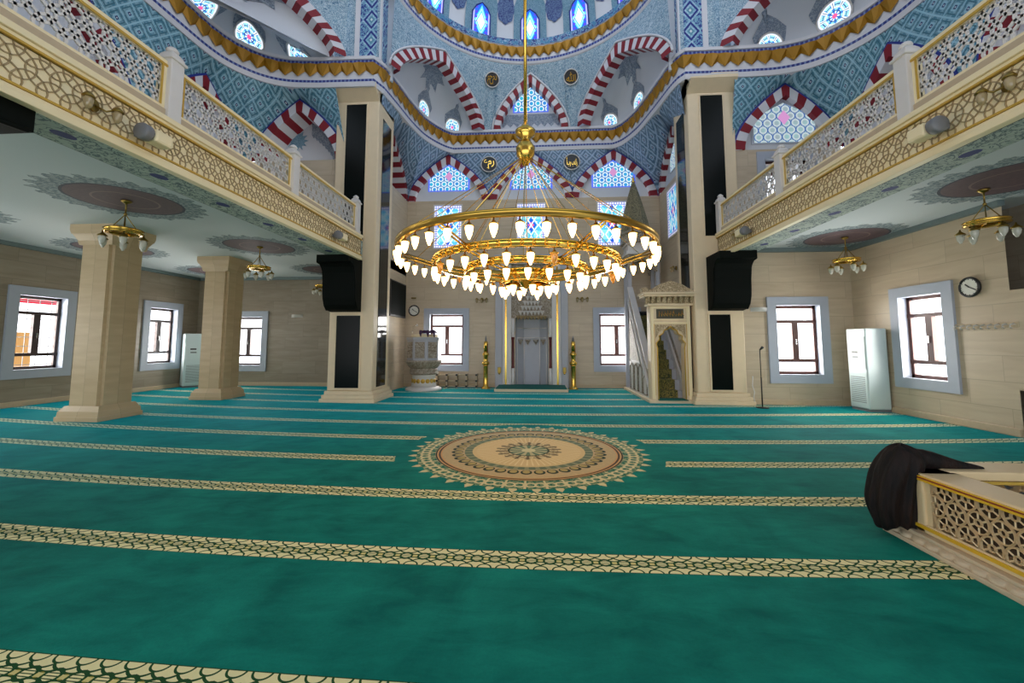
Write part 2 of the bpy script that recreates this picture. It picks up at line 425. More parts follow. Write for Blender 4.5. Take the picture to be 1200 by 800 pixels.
# ------------------------------------------------------------------ mesh builder
class MB:
    def __init__(s): s.v, s.f, s.mi, s.uv, s.sm = [], [], [], [], []
    def add(s, vs, fs, mi=0, uvs=None, smooth=False):
        o = len(s.v); s.v += [tuple(p) for p in vs]
        for k, f in enumerate(fs):
            s.f.append([o+i for i in f]); s.mi.append(mi if not isinstance(mi, (list, tuple)) else mi[k])
            s.uv.append([uvs[i] for i in f] if uvs else None); s.sm.append(smooth)
    def quad(s, a, b, c, d, mi=0, uvs=None): s.add([a, b, c, d], [(0, 1, 2, 3)], mi, uvs)
    def box(s, x0, x1, y0, y1, z0, z1, mi=0):
        vs = [(x, y, z) for z in (z0, z1) for y in (y0, y1) for x in (x0, x1)]
        s.add(vs, [(0, 2, 3, 1), (4, 5, 7, 6), (0, 1, 5, 4), (2, 6, 7, 3), (0, 4, 6, 2), (1, 3, 7, 5)], mi)
        return s
    def cbox(s, c, d, mi=0): return s.box(c[0]-d[0]/2, c[0]+d[0]/2, c[1]-d[1]/2, c[1]+d[1]/2, c[2]-d[2]/2, c[2]+d[2]/2, mi)
    def frust(s, c, w0, d0, w1, d1, z0, z1, mi=0):
        x, y = c
        vs = [(x+sx*w/2, y+sy*d/2, z) for z, w, d in ((z0, w0, d0), (z1, w1, d1)) for sx, sy in ((-1, -1), (1, -1), (1, 1), (-1, 1))]
        s.add(vs, [(3, 2, 1, 0), (4, 5, 6, 7)]+[(i, (i+1) % 4, 4+(i+1) % 4, 4+i) for i in range(4)], mi)
        return s
    def tube(s, pts, r, n=8, mi=0, closed=False):
        pts = [Vector(p) for p in pts]; m = len(pts); rings = []
        rr = r if isinstance(r, (list, tuple)) else [r]*m
        for i, p in enumerate(pts):
            a = pts[(i-1) % m] if (closed or i > 0) else p
            b = pts[(i+1) % m] if (closed or i < m-1) else p
            t = (b-a).normalized()
            h = Vector((0, 0, 1)) if abs(t.z) < 0.9 else Vector((1, 0, 0))
            u = t.cross(h).normalized(); w = u.cross(t)
            rings.append([p+rr[i]*(math.cos(2*PI*k/n)*u+math.sin(2*PI*k/n)*w) for k in range(n)])
        vs = [q for R in rings for q in R]; fs = []
        for i in range(m if closed else m-1):
            j = (i+1) % m
            for k in range(n): fs.append((i*n+k, i*n+(k+1) % n, j*n+(k+1) % n, j*n+k))
        if not closed: fs += [tuple(range(n-1, -1, -1)), tuple((m-1)*n+k for k in range(n))]
        s.add(vs, fs, mi, smooth=n > 5); return s
    def lathe(s, prof, c=(0, 0, 0), n=24, mi=0, rot=0.0, smooth=True, axis='z', cap=True):
        vs, fs = [], []
        for r, z in prof:
            for k in range(n):
                a = 2*PI*k/n+rot
                p = (r*math.cos(a), r*math.sin(a), z)
                if axis == 'y': p = (p[0], z, p[1])
                if axis == 'x': p = (z, p[0], p[1])
                vs.append((c[0]+p[0], c[1]+p[1], c[2]+p[2]))
        m = len(prof)
        for i in range(m-1):
            for k in range(n): fs.append((i*n+k, i*n+(k+1) % n, (i+1)*n+(k+1) % n, (i+1)*n+k))
        if cap and prof[0][0] > 1e-5: fs.append(tuple(range(n-1, -1, -1)))
        if cap and prof[-1][0] > 1e-5: fs.append(tuple((m-1)*n+k for k in range(n)))
        s.add(vs, fs, mi, smooth=smooth); return s
    def grid(s, fn, nu, nv, mi=0, uvf=None, smooth=True, skip=None):
        vs, uvs = [], []
        for j in range(nv+1):
            for i in range(nu+1):
                vs.append(tuple(fn(i/nu, j/nv))); uvs.append(uvf(i/nu, j/nv) if uvf else (i/nu, j/nv))
        fs = [(j*(nu+1)+i, j*(nu+1)+i+1, (j+1)*(nu+1)+i+1, (j+1)*(nu+1)+i) for j in range(nv) for i in range(nu) if not (skip and skip(i, j))]
        s.add(vs, fs, mi, uvs if uvf else None, smooth); return s
    def prism(s, pts, fn, d0, d1, mi=0, uvs=None):
        """polygon pts (2-d) placed by fn(x, y, d) between depths d0 and d1"""
        n = len(pts)
        vs = [fn(x, y, d0) for x, y in pts]+[fn(x, y, d1) for x, y in pts]
        uv2 = ([uvs[i] for i in range(n)]*2) if uvs else None
        s.add(vs, [tuple(range(n-1, -1, -1)), tuple(range(n, 2*n))]+[(i, (i+1) % n, n+(i+1) % n, n+i) for i in range(n)], mi, uv2)
        return s
    def annulus(s, fn, cx, cy, r0, r1, d0, d1, n=16, mi=0, clip=None):
        vs = []
        for r, d in ((r0, d0), (r1, d0), (r1, d1), (r0, d1)):
            for k in range(n):
                a = 2*PI*k/n; x, y = cx+r*math.cos(a), cy+r*math.sin(a)
                if clip: x = min(max(x, clip[0]), clip[1]); y = min(max(y, clip[2]), clip[3])
                vs.append(fn(x, y, d))
        fs = []
        for q in ((1, 2), (2, 3), (3, 0)):
            for k in range(n): fs.append((q[0]*n+k, q[0]*n+(k+1) % n, q[1]*n+(k+1) % n, q[1]*n+k))
        s.add(vs, fs, mi); return s
    def mesh(s, name, mats, off=(0, 0, 0)):
        me = bpy.data.meshes.new(name)
        me.from_pydata([(p[0]-off[0], p[1]-off[1], p[2]-off[2]) for p in s.v], [], s.f)
        for m in mats: me.materials.append(M[m] if isinstance(m, str) else m)
        ul = me.uv_layers.new(name='uv')
        for i, p in enumerate(me.polygons):
            p.material_index = s.mi[i]; p.use_smooth = s.sm[i]
            q = s.uv[i]
            if q is None:
                n = p.normal
                ax = (abs(n.x), abs(n.y), abs(n.z)); k = ax.index(max(ax))
                q = []
                for vi in s.f[i]:
                    x, y, z = s.v[vi]
                    q.append((y, z) if k == 0 else (x, z) if k == 1 else (x, y))
            for li, uvv in zip(p.loop_indices, q): ul.data[li].uv = uvv
        me.update(); return me
    def build(s, name, mats, parent=None, off=None, bevel=0.0):
        """one mesh object; parented meshes use coordinates relative to the thing's base unless off gives another origin"""
        if not isinstance(mats, (list, tuple)): mats = [mats]
        o = off if off is not None else (0, 0, 0)
        ob = bpy.data.objects.new(name, s.mesh(name, mats, o)); C.objects.link(ob)
        if parent is not None: ob.parent = parent
        elif off is not None: ob.location = o
        if bevel:
            mod = ob.modifiers.new('bevel', 'BEVEL'); mod.width = bevel; mod.segments = 2; mod.limit_method = 'ANGLE'
        return ob

def tag(o, label, cat, group=None, kind=None):
    o['label'] = label; o['category'] = cat
    if group: o['group'] = group
    if kind: o['kind'] = kind
    return o
def thing(name, label, cat, loc=(0, 0, 0), rz=0.0, group=None, kind=None):
    o = bpy.data.objects.new(name, None); C.objects.link(o); o.location = loc; o.rotation_euler = (0, 0, rz)
    o.empty_display_size = 0.2
    return tag(o, label, cat, group, kind)
def struct(o, label, cat): return tag(o, label, cat, kind='structure')
def kids(o): return [c for c in bpy.data.objects if c.parent == o]
def dup(o, loc, label, rz=None, group=None):
    r = o.copy(); C.objects.link(r); r.location = loc
    if rz is not None: r.rotation_euler = (0, 0, rz)
    r['label'] = label
    if group: r['group'] = group
    for ch in kids(o):
        c = ch.copy(); C.objects.link(c); c.parent = r
        for g in kids(ch):
            d = g.copy(); C.objects.link(d); d.parent = c
    return r

# ------------------------------------------------------------------ arches and surfaces
def arch_curve(hw, rise, n, q=0.55):
    dense = []
    for i in range(801):
        a = -1+2*i/800; a = math.copysign(1-(1-abs(a))**2, a)     # crowd samples near the feet
        dense.append((hw*a, rise*(max(0.0, 1-abs(a)))**q))
    L = [0.0]
    for i in range(1, 801): L.append(L[-1]+math.dist(dense[i], dense[i-1]))
    out, j = [], 0
    for k in range(n+1):
        t = L[-1]*k/n
        while j < 799 and L[j+1] < t: j += 1
        f = (t-L[j])/max(1e-9, L[j+1]-L[j])
        out.append((dense[j][0]*(1-f)+dense[j+1][0]*f, dense[j][1]*(1-f)+dense[j+1][1]*f))
    return out
def plane(o, r, u, n):
    o, r, u, n = Vector(o), Vector(r), Vector(u), Vector(n)
    return lambda x, y, d: o+r*x+u*y+n*d
def arch_band(fn, hw, rise, w, nv, prot=0.05, depth=0.2, seg=3, q=0.55, line=True):
    """striped voussoir band: front, soffit and edge; slots red, white, blue line"""
    mb = MB(); n = nv*seg
    oc, ic = arch_curve(hw, rise, n, q), arch_curve(hw-w, rise-w*1.12, n, q)
    bc = arch_curve(hw+0.05, rise+0.06, n, q)
    for i in range(n):
        mi = 0 if (i//seg) % 2 == 0 else 1
        a, b, c, d = oc[i], oc[i+1], ic[i+1], ic[i]
        mb.quad(fn(*d, prot), fn(*c, prot), fn(*b, prot), fn(*a, prot), mi)
        mb.quad(fn(*c, prot), fn(*d, prot), fn(*d, -depth), fn(*c, -depth), mi)
        mb.quad(fn(*a, prot), fn(*b, prot), fn(*b, -0.02), fn(*a, -0.02), mi)
        if line:
            e, f = bc[i], bc[i+1]
            mb.quad(fn(*a, prot*0.8), fn(*b, prot*0.8), fn(*f, prot*0.8), fn(*e, prot*0.8), 2)
            mb.quad(fn(*e, prot*0.8), fn(*f, prot*0.8), fn(*f, -0.02), fn(*e, -0.02), 2)
    return mb
def lunette(mb, fn, hw, rise, depth, mi=0, q=0.55):
    pts = arch_curve(hw, rise, 40, q)
    for i in range(40):
        a, b = pts[i], pts[i+1]
        mb.quad(fn(a[0], 0, -depth), fn(b[0], 0, -depth), fn(*b, -depth), fn(*a, -depth), mi)
def resample(pts, n):
    pts = [Vector(p) for p in pts]; L = [0.0]
    for i in range(1, len(pts)): L.append(L[-1]+(pts[i]-pts[i-1]).length)
    out, j = [], 0
    for k in range(n+1):
        t = L[-1]*k/n
        while j < len(pts)-2 and L[j+1] < t: j += 1
        f = (t-L[j])/max(1e-9, L[j+1]-L[j]); out.append(pts[j].lerp(pts[j+1], f))
    return out
def smooth_path(ctrl, per=12):
    P = [Vector(p) for p in ctrl]; out = []
    for i in range(len(P)-1):
        p0 = P[i-1] if i > 0 else P[i]*2-P[i+1]; p3 = P[i+2] if i+2 < len(P) else P[i+1]*2-P[i]
        for k in range(per):
            t = k/per; a, b = P[i], P[i+1]
            out.append(0.5*((2*a)+(b-p0)*t+(2*p0-5*a+4*b-p3)*t*t+(3*a-p0-3*b+p3)*t**3))
    out.append(P[-1]); return out
def ruled(mb, bot, top, nv, mi=0, anchors=None):
    """surface between two equally long point lists; uv in metres"""
    n = len(bot); vs, uvs = [], []
    ub, ut = [0.0], [0.0]
    for i in range(1, n):
        ub.append(ub[-1]+math.hypot(bot[i].x-bot[i-1].x, bot[i].y-bot[i-1].y)); ut.append(ut[-1]+math.hypot(top[i].x-top[i-1].x, top[i].y-top[i-1].y))
    def pin(L, other, an):
        # stretch the running lengths so that both edges agree at the anchor points
        tgt = [(L[a]+other[a])/2 for a in an]; out = []
        for k in range(n):
            if k <= an[0]: out.append(tgt[0]+(L[k]-L[an[0]])); continue
            if k >= an[-1]: out.append(tgt[-1]+(L[k]-L[an[-1]])); continue
            q = max(z for z in range(len(an)) if an[z] <= k)
            f = (L[k]-L[an[q]])/max(1e-6, L[an[q+1]]-L[an[q]]); out.append(tgt[q]+(tgt[q+1]-tgt[q])*f)
        return out
    an = [n//2] if anchors is None else anchors
    ub, ut = pin(ub, ut, an), pin(ut, ub, an)
    mb_ = mt_ = 0.0
    for j in range(nv+1):
        for i in range(n):
            t = j/nv; p = bot[i].lerp(top[i], t); vs.append(p); uvs.append(((ub[i]-mb_)*(1-t)+(ut[i]-mt_)*t, p.z))
    fs = [(j*n+i, j*n+i+1, (j+1)*n+i+1, (j+1)*n+i) for j in range(nv) for i in range(n-1)]
    mb.add(vs, fs, mi, uvs, True)
def sweep(mb, path, prof, mis, uvscale=1.0):
    """path of 2-d points, prof = [(offset towards the room, z)], one material per profile span"""
    n = len(path); us = [0.0]; nor = []
    for i in range(1, n): us.append(us[-1]+(path[i]-path[i-1]).length)
    for i in range(n):
        t = (path[min(n-1, i+1)]-path[max(0, i-1)]); t = Vector((t[0], t[1])).normalized(); nor.append(Vector((t.y, -t.x)))
    for k in range(len(prof)-1):
        vs, uvs = [], []
        for off, z in (prof[k], prof[k+1]):
            for i in range(n):
                vs.append((path[i][0]+nor[i].x*off, path[i][1]+nor[i].y*off, z)); uvs.append((us[i], z))
        mb.add(vs, [(i, i+1, n+i+1, n+i) for i in range(n-1)], mis[k], uvs, False)
    return nor
def muqarnas(mb, path, w, off, z0, z1, mi=0):
    """folded gilded wedges along a path"""
    L = sum((path[i+1]-path[i]).length for i in range(len(path)-1)); N = int(L/w)*2
    P = resample(path, N); n = []
    for i in range(N+1):
        t = (P[min(N, i+1)]-P[max(0, i-1)]).normalized(); n.append(Vector((t.y, -t.x)))
    pt = lambda i, o, z: (P[i].x+n[i].x*o, P[i].y+n[i].y*o, z)
    for i in range(0, N-1, 2):
        TL, TR, TM = pt(i, off*0.8, z1), pt(i+2, off*0.8, z1), pt(i+1, off, z1)
        BM = pt(i+1, off*0.55, z0)
        VL, VR = pt(i, 0.03, z0+(z1-z0)*0.5), pt(i+2, 0.03, z0+(z1-z0)*0.5)
        mb.add([TL, TM, TR, BM, VL, VR], [(0, 1, 3), (1, 2, 3), (0, 3, 4), (2, 5, 3)], mi)
def outline_patch(mb, S, pts, mi=0, uvs=True, rings=3):
    """flat ornament: outline pts (star shaped about 0,0) mapped by S(x, y)"""
    n = len(pts); vs, uv = [S(0, 0)], [(0, 0)]
    for j in range(1, rings+1):
        for x, y in pts: vs.append(S(x*j/rings, y*j/rings)); uv.append((x*j/rings, y*j/rings))
    fs = [(0, 1+i, 1+(i+1) % n) for i in range(n)]
    for j in range(rings-1):
        for i in range(n): fs.append((1+j*n+i, 1+(j+1)*n+i, 1+(j+1)*n+(i+1) % n, 1+j*n+(i+1) % n))
    mb.add(vs, fs, mi, uv, True)

def holed_wall(mb, fn, u0, u1, v0, v1, holes, depth, mi=0):
    """rectangular wall face with rectangular holes and reveals; fn(u, v, d)"""
    us = sorted({u0, u1, *[h[0] for h in holes], *[h[1] for h in holes]}); vs = sorted({v0, v1, *[h[2] for h in holes], *[h[3] for h in holes]})
    for i in range(len(us)-1):
        for j in range(len(vs)-1):
            cu, cv = (us[i]+us[i+1])/2, (vs[j]+vs[j+1])/2
            if any(h[0] < cu < h[1] and h[2] < cv < h[3] for h in holes): continue
            a, b, c, d = us[i], us[i+1], vs[j], vs[j+1]
            mb.add([fn(a, c, 0), fn(b, c, 0), fn(b, d, 0), fn(a, d, 0)], [(0, 1, 2, 3)], mi, [(a, c), (b, c), (b, d), (a, d)])
    for a, b, c, d in holes:
        for p, q in (((a, c), (b, c)), ((b, c), (b, d)), ((b, d), (a, d)), ((a, d), (a, c))):
            mb.quad(fn(*p, 0), fn(*q, 0), fn(*q, -depth), fn(*p, -depth), mi)
def fullpanel(name, x0, x1, y0, y1, z0, z1, mat, label, cat):
    return struct(MB().box(x0, x1, y0, y1, z0, z1).build(name, mat), label, cat)

# ------------------------------------------------------------------ setting: floor, walls, ceilings
YB, XL, XR, YR, AL, AR = 15.0, -13.2, 8.2, 11.25, -5.0, 4.42
mb = MB(); mb.quad((-13.4, -4, 0), (9, -4, 0), (9, 15.7, 0), (-13.4, 15.7, 0))
struct(mb.build('floor', 'carpet'), 'teal green prayer carpet with cream patterned rows and a round medallion', 'carpet')

f_back = lambda u, v, d: (u, YB-d, v)
f_left = lambda u, v, d: (XL+d, u, v)
f_right = lambda u, v, d: (XR-d, u, v)
f_backr = lambda u, v, d: (u, YR-d, v)

W_back = [(-11.82, -10.55, 0.76, 2.60), (-4.06, -2.80, 0.80, 2.67), (2.17, 3.43, 0.80, 2.67)]
NICHE = (X0-0.6, X0+0.6, 0.0, 2.5)
W_left = [(9.49, 10.56, 0.92, 2.84), (13.02, 14.07, 0.9, 2.82), (5.95, 7.02, 0.92, 2.84), (2.4, 3.47, 0.92, 2.84)]
W_right = [(8.84, 9.86, 0.83, 2.63)]
W_backr = [(6.23, 7.34, 0.78, 2.60)]
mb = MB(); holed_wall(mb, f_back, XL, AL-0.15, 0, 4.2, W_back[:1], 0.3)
struct(mb.build('wall_back_gallery', 'marble_shade'), 'travertine back wall under the left gallery, shade painted into its colour', 'wall')
mb = MB(); holed_wall(mb, f_back, AL, AR, 0, 7.0, W_back[1:]+[NICHE], 0.3)
struct(mb.build('wall_back', 'marble'), 'beige travertine qibla wall around the mihrab', 'wall')
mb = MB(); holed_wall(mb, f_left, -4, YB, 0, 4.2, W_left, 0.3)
struct(mb.build('wall_left', 'marble_shade'), 'travertine side wall with windows under the left gallery, shade painted into its colour', 'wall')
mb = MB(); holed_wall(mb, f_right, 7.66, YR, 0, 4.2, W_right, 0.3)
mb.box(XR-0.02, XR+0.3, -4, 7.66, 0.8, 2.52); mb.box(XR+0.6, XR+0.9, -4, 8.6, 0, 4.2, 1); mb.box(XR+0.02, XR+0.7, 8.5, 8.6, 0, 4.2, 1)
struct(mb.build('wall_right', ['marble', 'marble_shade']), 'beige travertine side wall with a clock and hook rail', 'wall')
mb = MB(); holed_wall(mb, f_backr, 5.38, XR, 0, 4.2, W_backr, 0.3)
struct(mb.build('wall_back_right', 'marble'), 'beige travertine wall behind the right gallery with one window', 'wall')
mb = MB(); mb.box(AL-0.15, AL, 12.2, YB, 0, 7.0); mb.box(AL-0.95, AL-0.02, 11.3, YB+0.1, 6.8, 7.0)
struct(mb.build('wall_apse_left', 'marble'), 'beige side wall of the qibla bay behind the left pier', 'wall')
mb = MB(); mb.box(AR, AR+0.15, 12.3, YB, 0, 7.0); mb.box(AR+0.02, AR+0.5, 11.3, YB+0.1, 6.8, 7.0)
struct(mb.build('wall_apse_right', 'marble'), 'beige side wall of the qibla bay behind the right pier', 'wall')

# baseboards
def base(name, x0, x1, y0, y1, label): struct(MB().box(x0, x1, y0, y1, 0, 0.14).build(name, 'beigetile', bevel=0.015), label, 'baseboard')
base('baseboard_left', XL, XL+0.05, -4, YB, 'beige stone baseboard along the left wall')
base('baseboard_back', XL, AL-0.15, YB-0.05, YB, 'beige stone baseboard along the back wall under the left gallery')
base('baseboard_right', XR-0.05, XR, 7.66, YR, 'beige stone baseboard along the right wall')
base('baseboard_back_right', 5.45, XR-0.05, YR-0.05, YR, 'beige stone baseboard below the window right of the pier')
base('baseboard_apse', AL, -1.58, YB-0.05, YB, 'beige stone baseboard left of the mihrab')
base('baseboard_apse_right', 1.12, AR, YB-0.05, YB, 'beige stone baseboard right of the mihrab')

# gallery ceilings and beams
def ceiling(s, name, x_in, x_out, y1):
    a, b = sorted((x_in+s*0.6, x_out))
    struct(MB().box(a, b, -4, y1, 4.12, 4.42).build(name, 'ceil'), 'pale painted ceiling with dark roundels under the %s gallery' % ('left' if s < 0 else 'right'), 'ceiling')
    c, d = sorted((x_in+s*0.02, x_in+s*0.66))
    mb = MB(); mb.box(c, d, -4, y1 if s < 0 and False else (10.9 if s < 0 else 11.2), 3.9, 4.42)
    struct(mb.build('beam_'+('left' if s < 0 else 'right'), 'border'), 'blue grey floral painted beam edging the %s gallery ceiling' % ('left' if s < 0 else 'right'), 'beam')
ceiling(-1, 'ceiling_left', -4.87, XL, YB)
ceiling(1, 'ceiling_right', 4.82, XR+0.7, YR)
struct(MB().box(-5.6, -5.0, 10.9, YB, 4.12, 4.42).build('ceiling_back', 'ceil'), 'pale painted ceiling strip beside the left pier', 'ceiling')
ti = [0]
def trim(mb, mats, label, cat='moulding'):
    ti[0] += 1
    return struct(mb.build('trim_%d' % ti[0], mats), label, cat)
mb = MB(); mb.box(XL, XL+0.12, -4, YB, 4.02, 4.12); mb.box(XL, AL-0.15, YB-0.12, YB, 4.02, 4.12)
trim(mb, 'ceiltrim', 'grey blue moulding where the left gallery ceiling meets the walls')
mb = MB(); mb.box(XR-0.12, XR, 7.6, YR, 4.02, 4.12); mb.box(5.4, XR, YR-0.12, YR, 4.02, 4.12)
trim(mb, 'ceiltrim', 'grey blue moulding where the right gallery ceiling meets the walls')

# ------------------------------------------------------------------ windows
wn = [0]
def window(fn, h, loc, label, fw=0.22, wood='wood', grid=False, right_frost=False):
    wn[0] += 1
    a, b, c, d = h
    t = thing('window_%d' % wn[0], label, 'window', loc, kind='structure')
    s = MB()
    for r in ((a-fw, b+fw, d, d+fw), (a-fw, b+fw, c-fw, c), (a-fw, a, c, d), (b, b+fw, c, d)):
        q = [fn(r[0], r[2], 0.05), fn(r[1], r[2], 0.05), fn(r[1], r[3], 0.05), fn(r[0], r[3], 0.05)]
        q2 = [fn(r[0], r[2], -0.001), fn(r[1], r[2], -0.001), fn(r[1], r[3], -0.001), fn(r[0], r[3], -0.001)]
        s.add(q+q2, [(0, 1, 2, 3), (0, 1, 5, 4), (1, 2, 6, 5), (2, 3, 7, 6), (3, 0, 4, 7)])
    for p, q in (((a, c), (b, c)), ((b, c), (b, d)), ((b, d), (a, d)), ((a, d), (a, c))):
        e = 0.006; p = (p[0]+(e if p[0] == a else -e), p[1]+(e if p[1] == c else -e)); q = (q[0]+(e if q[0] == a else -e), q[1]+(e if q[1] == c else -e)); s.quad(fn(*p, 0.05), fn(*q, 0.05), fn(*q, -0.29), fn(*p, -0.29))
    s.build('stone_surround', 'bluestone', t, loc)
    fr = MB(); ft = 0.08; H = d-c; W = b-a; D0, D1 = -0.14, -0.2
    def bar(x0, x1, z0, z1, m=fr, e=0.0):
        P = [fn(x, z, q) for q in (D0+e, D1-e) for x, z in ((x0, z0), (x1, z0), (x1, z1), (x0, z1))]
        m.add(P, [(0, 1, 2, 3), (7, 6, 5, 4), (0, 4, 5, 1), (1, 5, 6, 2), (2, 6, 7, 3), (3, 7, 4, 0)])
    zt, zb = d-H*0.235, c+H*0.2
    bar(a, a+ft, c, d); bar(b-ft, b, c, d); bar(a, b, d-ft, d); bar(a, b, c, c+ft)
    bar(a, b, zt-ft/2, zt+ft/2, e=0.01); bar(a, b, zb-ft/2, zb+ft/2, e=0.01)
    mid = (a+b)/2; bar(mid-0.075, mid+0.075, zb, zt, e=0.014)
    f = fr.build('window_frame', wood, t, loc)
    hd = MB(); hd.add([fn(mid-0.015, zb+0.42, -0.09), fn(mid+0.015, zb+0.42, -0.09), fn(mid+0.015, zb+0.56, -0.09), fn(mid-0.015, zb+0.56, -0.09),
                       fn(mid-0.015, zb+0.42, -0.13), fn(mid+0.015, zb+0.42, -0.13), fn(mid+0.015, zb+0.56, -0.13), fn(mid-0.015, zb+0.56, -0.13)],
                      [(0, 1, 2, 3), (0, 1, 5, 4), (1, 2, 6, 5), (2, 3, 7, 6), (3, 0, 4, 7)])
    hd.build('handle', 'silver', f, loc).parent = f
    for x0, x1, z0, z1 in ((a+ft, b-ft, zt, d-ft), (a+ft, mid-0.05, zb, zt), (mid+0.05, b-ft, zb, zt), (a+ft, b-ft, c+ft, zb)):
        p = MB(); p.quad(fn(x0, z0, -0.17), fn(x1, z0, -0.17), fn(x1, z1, -0.17), fn(x0, z1, -0.17))
        p.build('pane', 'glass', t, loc)
    if grid:
        g = MB(); n = 4; m = 8
        for i in range(1, n+1):
            x = a+W*(i-0.5)/n; g.tube([fn(x, c+0.02, -0.26), fn(x, d-0.02, -0.26)], 0.008, 5)
        for j in range(1, m+1):
            z = c+H*(j-0.5)/m; g.tube([fn(a+0.02, z, -0.26), fn(b-0.02, z, -0.26)], 0.008, 5)
        g.build('iron_grille', 'gray', t, loc)
    return t
window(f_left, W_left[0], (XL, 10.0, 0), 'brown window with a red sign behind its top pane, left of the nearest column', grid=True, wood='wooddark')
window(f_left, W_left[1], (XL, 13.5, 0), 'brown window on the side wall between the two square columns', grid=True, wood='wooddark')
window(f_left, W_left[2], (XL, 6.5, 0), 'brown side window outside the frame, third from the back corner', grid=True, wood='wooddark')
window(f_left, W_left[3], (XL, 2.9, 0), 'brown side window outside the frame, fourth from the back corner', grid=True, wood='wooddark')
window(f_back, W_back[0], (-11.2, YB, 0), 'brown window half hidden by the farther square column', wood='wooddark')
window(f_back, W_back[1], (-3.4, YB, 0), 'brown window behind the stone preaching pulpit, left of the mihrab')
window(f_back, W_back[2], (2.8, YB, 0), 'brown window between the mihrab and the minbar stair', grid=True)
window(f_backr, W_backr[0], (6.8, YR, 0), 'reddish brown window facing us right of the right pier', wood='wood')
window(f_right, W_right[0], (XR, 9.3, 0), 'brown side window beside the tall air conditioner on the right wall', wood='wood')

# a neighbouring shop front outside the left window
t = thing('shop_front', 'shop front with a red and white sign seen through the left window', 'building', (-17.0, 12.6, 0))
MB().box(-17.3, -17.0, 11.0, 14.2, 2.95, 3.65).build('sign_board', 'redglass', t, (-17.0, 12.6, 0))
mb = MB(); random.seed(3); y = 11.5
while y < 13.8:
    w = random.uniform(0.07, 0.2); mb.box(-16.99, -16.97, y, y+w, 3.22, 3.22+random.choice((0.18, 0.28))); y += w+0.06
mb.build('sign_lettering', 'stonew', t, (-17.0, 12.6, 0))
for yy_ in (11.0, 14.04):
    MB().box(-17.3, -17.0, yy_, yy_+0.16, -0.8, 2.95).build('post', plain('pale_yellow_render', rgb(250, 226, 170), 0.8), t, (-17.0, 12.6, 0))
mb = MB(); mb.box(-17.05, -16.6, 11.5, 12.4, -0.8, 1.95); mb.build('orange_stall', plain('orange_canvas', rgb(255, 190, 110), 0.8), t, (-17.0, 12.6, 0))
fullpanel('ground_outside', -40, -13.6, -10, 40, -0.9, -0.8, plain('pale_pavement', rgb(190, 190, 185), 0.9), 'pale pavement outside the left windows', 'ground')

# ------------------------------------------------------------------ qibla bay: arches, tiles
AR_HW, AR_R, ZA = 1.57, 1.78, 7.0
fA = lambda cx: plane((cx, YB, ZA), (1, 0, 0), (0, 0, 1), (0, -1, 0))
back_arches = [(-3.44, 'left'), (-0.28, 'middle'), (2.80, 'right')]
mats_arch = ['red', 'vwhite', 'blue']
for cx, nm in back_arches:
    fn = fA(cx)
    mb = arch_band(fn, AR_HW, AR_R, 0.27, 21, 0.04, 0.16, seg=2)
    lunette(mb, fn, AR_HW-0.2, AR_R-0.2, 0.14, 3)
    trim(mb, mats_arch+['white'], 'red and white striped pointed arch, %s of the three on the qibla wall' % nm, 'arch')
def lattice_window(fn, cx, hw, z0, zs, z1, d, label, loc, mat='latglass', pink=True, border=True):
    """low window with a pointed top: fn(x, z, d)"""
    wn[0] += 1
    t = thing('window_%d' % wn[0], label, 'window', loc, kind='structure')
    pts = [(cx-hw, z0), (cx+hw, z0), (cx+hw, zs), (cx+hw*0.55, zs+(z1-zs)*0.55), (cx, z1), (cx-hw*0.55, zs+(z1-zs)*0.55), (cx-hw, zs)]
    mid = (cx, (z0+zs)/2)
    if border:
        big = [(mid[0]+(x-mid[0])*1.09, mid[1]+(z-mid[1])*1.14) for x, z in pts]
        MB().prism(big, fn, d-0.015, d).build('border_glass', 'edgeglass' if mat == 'latglass' else 'bluestone', t, loc)
    MB().prism(pts, fn, d-0.01, d+0.008, uvs=pts).build('glass_lattice', mat, t, loc)
    if pink:
        w = hw*0.2; zc = zs+(z1-zs)*0.15
        MB().prism([(cx-w, zc), (cx, zc-w*1.3), (cx+w, zc), (cx, zc+w*1.3)], fn, d+0.005, d+0.014).build('pink_diamond', 'pinkglass', t, loc)
    return t
for cx, nm in back_arches:
    lattice_window(lambda x, z, d: (x, YB-d, z), cx, 0.74, 7.45, 7.92, 8.42, -0.12, 'blue lattice window under the %s striped arch of the qibla wall' % nm, (cx, YB, 7.45))
def rect_window(fn, cx, hw, z0, z1, label, loc, mat):
    wn[0] += 1
    t = thing('window_%d' % wn[0], label, 'window', loc, kind='structure')
    zc = (z0+z1)/2
    pts = [(cx-hw, z0), (cx+hw, z0), (cx+hw, z1), (cx-hw, z1)]
    MB().prism(pts, fn, 0.0, 0.015, uvs=[(x-cx, z-zc) for x, z in pts]).build('stained_glass', mat, t, loc)
    fr = MB()
    for x0, x1, a, b in ((cx-hw-0.05, cx-hw, z0-0.05, z1+0.05), (cx+hw, cx+hw+0.05, z0-0.05, z1+0.05), (cx-hw, cx+hw, z1, z1+0.05), (cx-hw, cx+hw, z0-0.05, z0)):
        fr.prism([(x0, a), (x1, a), (x1, b), (x0, b)], fn, 0.0, 0.03)
    fr.build('window_frame', 'stonew', t, loc)
for cx, nm in ((-3.43, 'left'), (-0.28, 'middle'), (2.70, 'right')):
    rect_window(f_back, cx, 0.51, 5.18, 6.80, 'star patterned stained glass window behind the chandelier, %s of three' % nm, (cx, YB, 5.18), 'starglass')
f_ar = lambda u, v, d: (AR-d, u, v)
rect_window(f_ar, 13.45, 0.55, 5.15, 6.75, 'pale stained glass window on the side wall right of the minbar spire', (AR, 13.45, 5.15), 'starglassw')

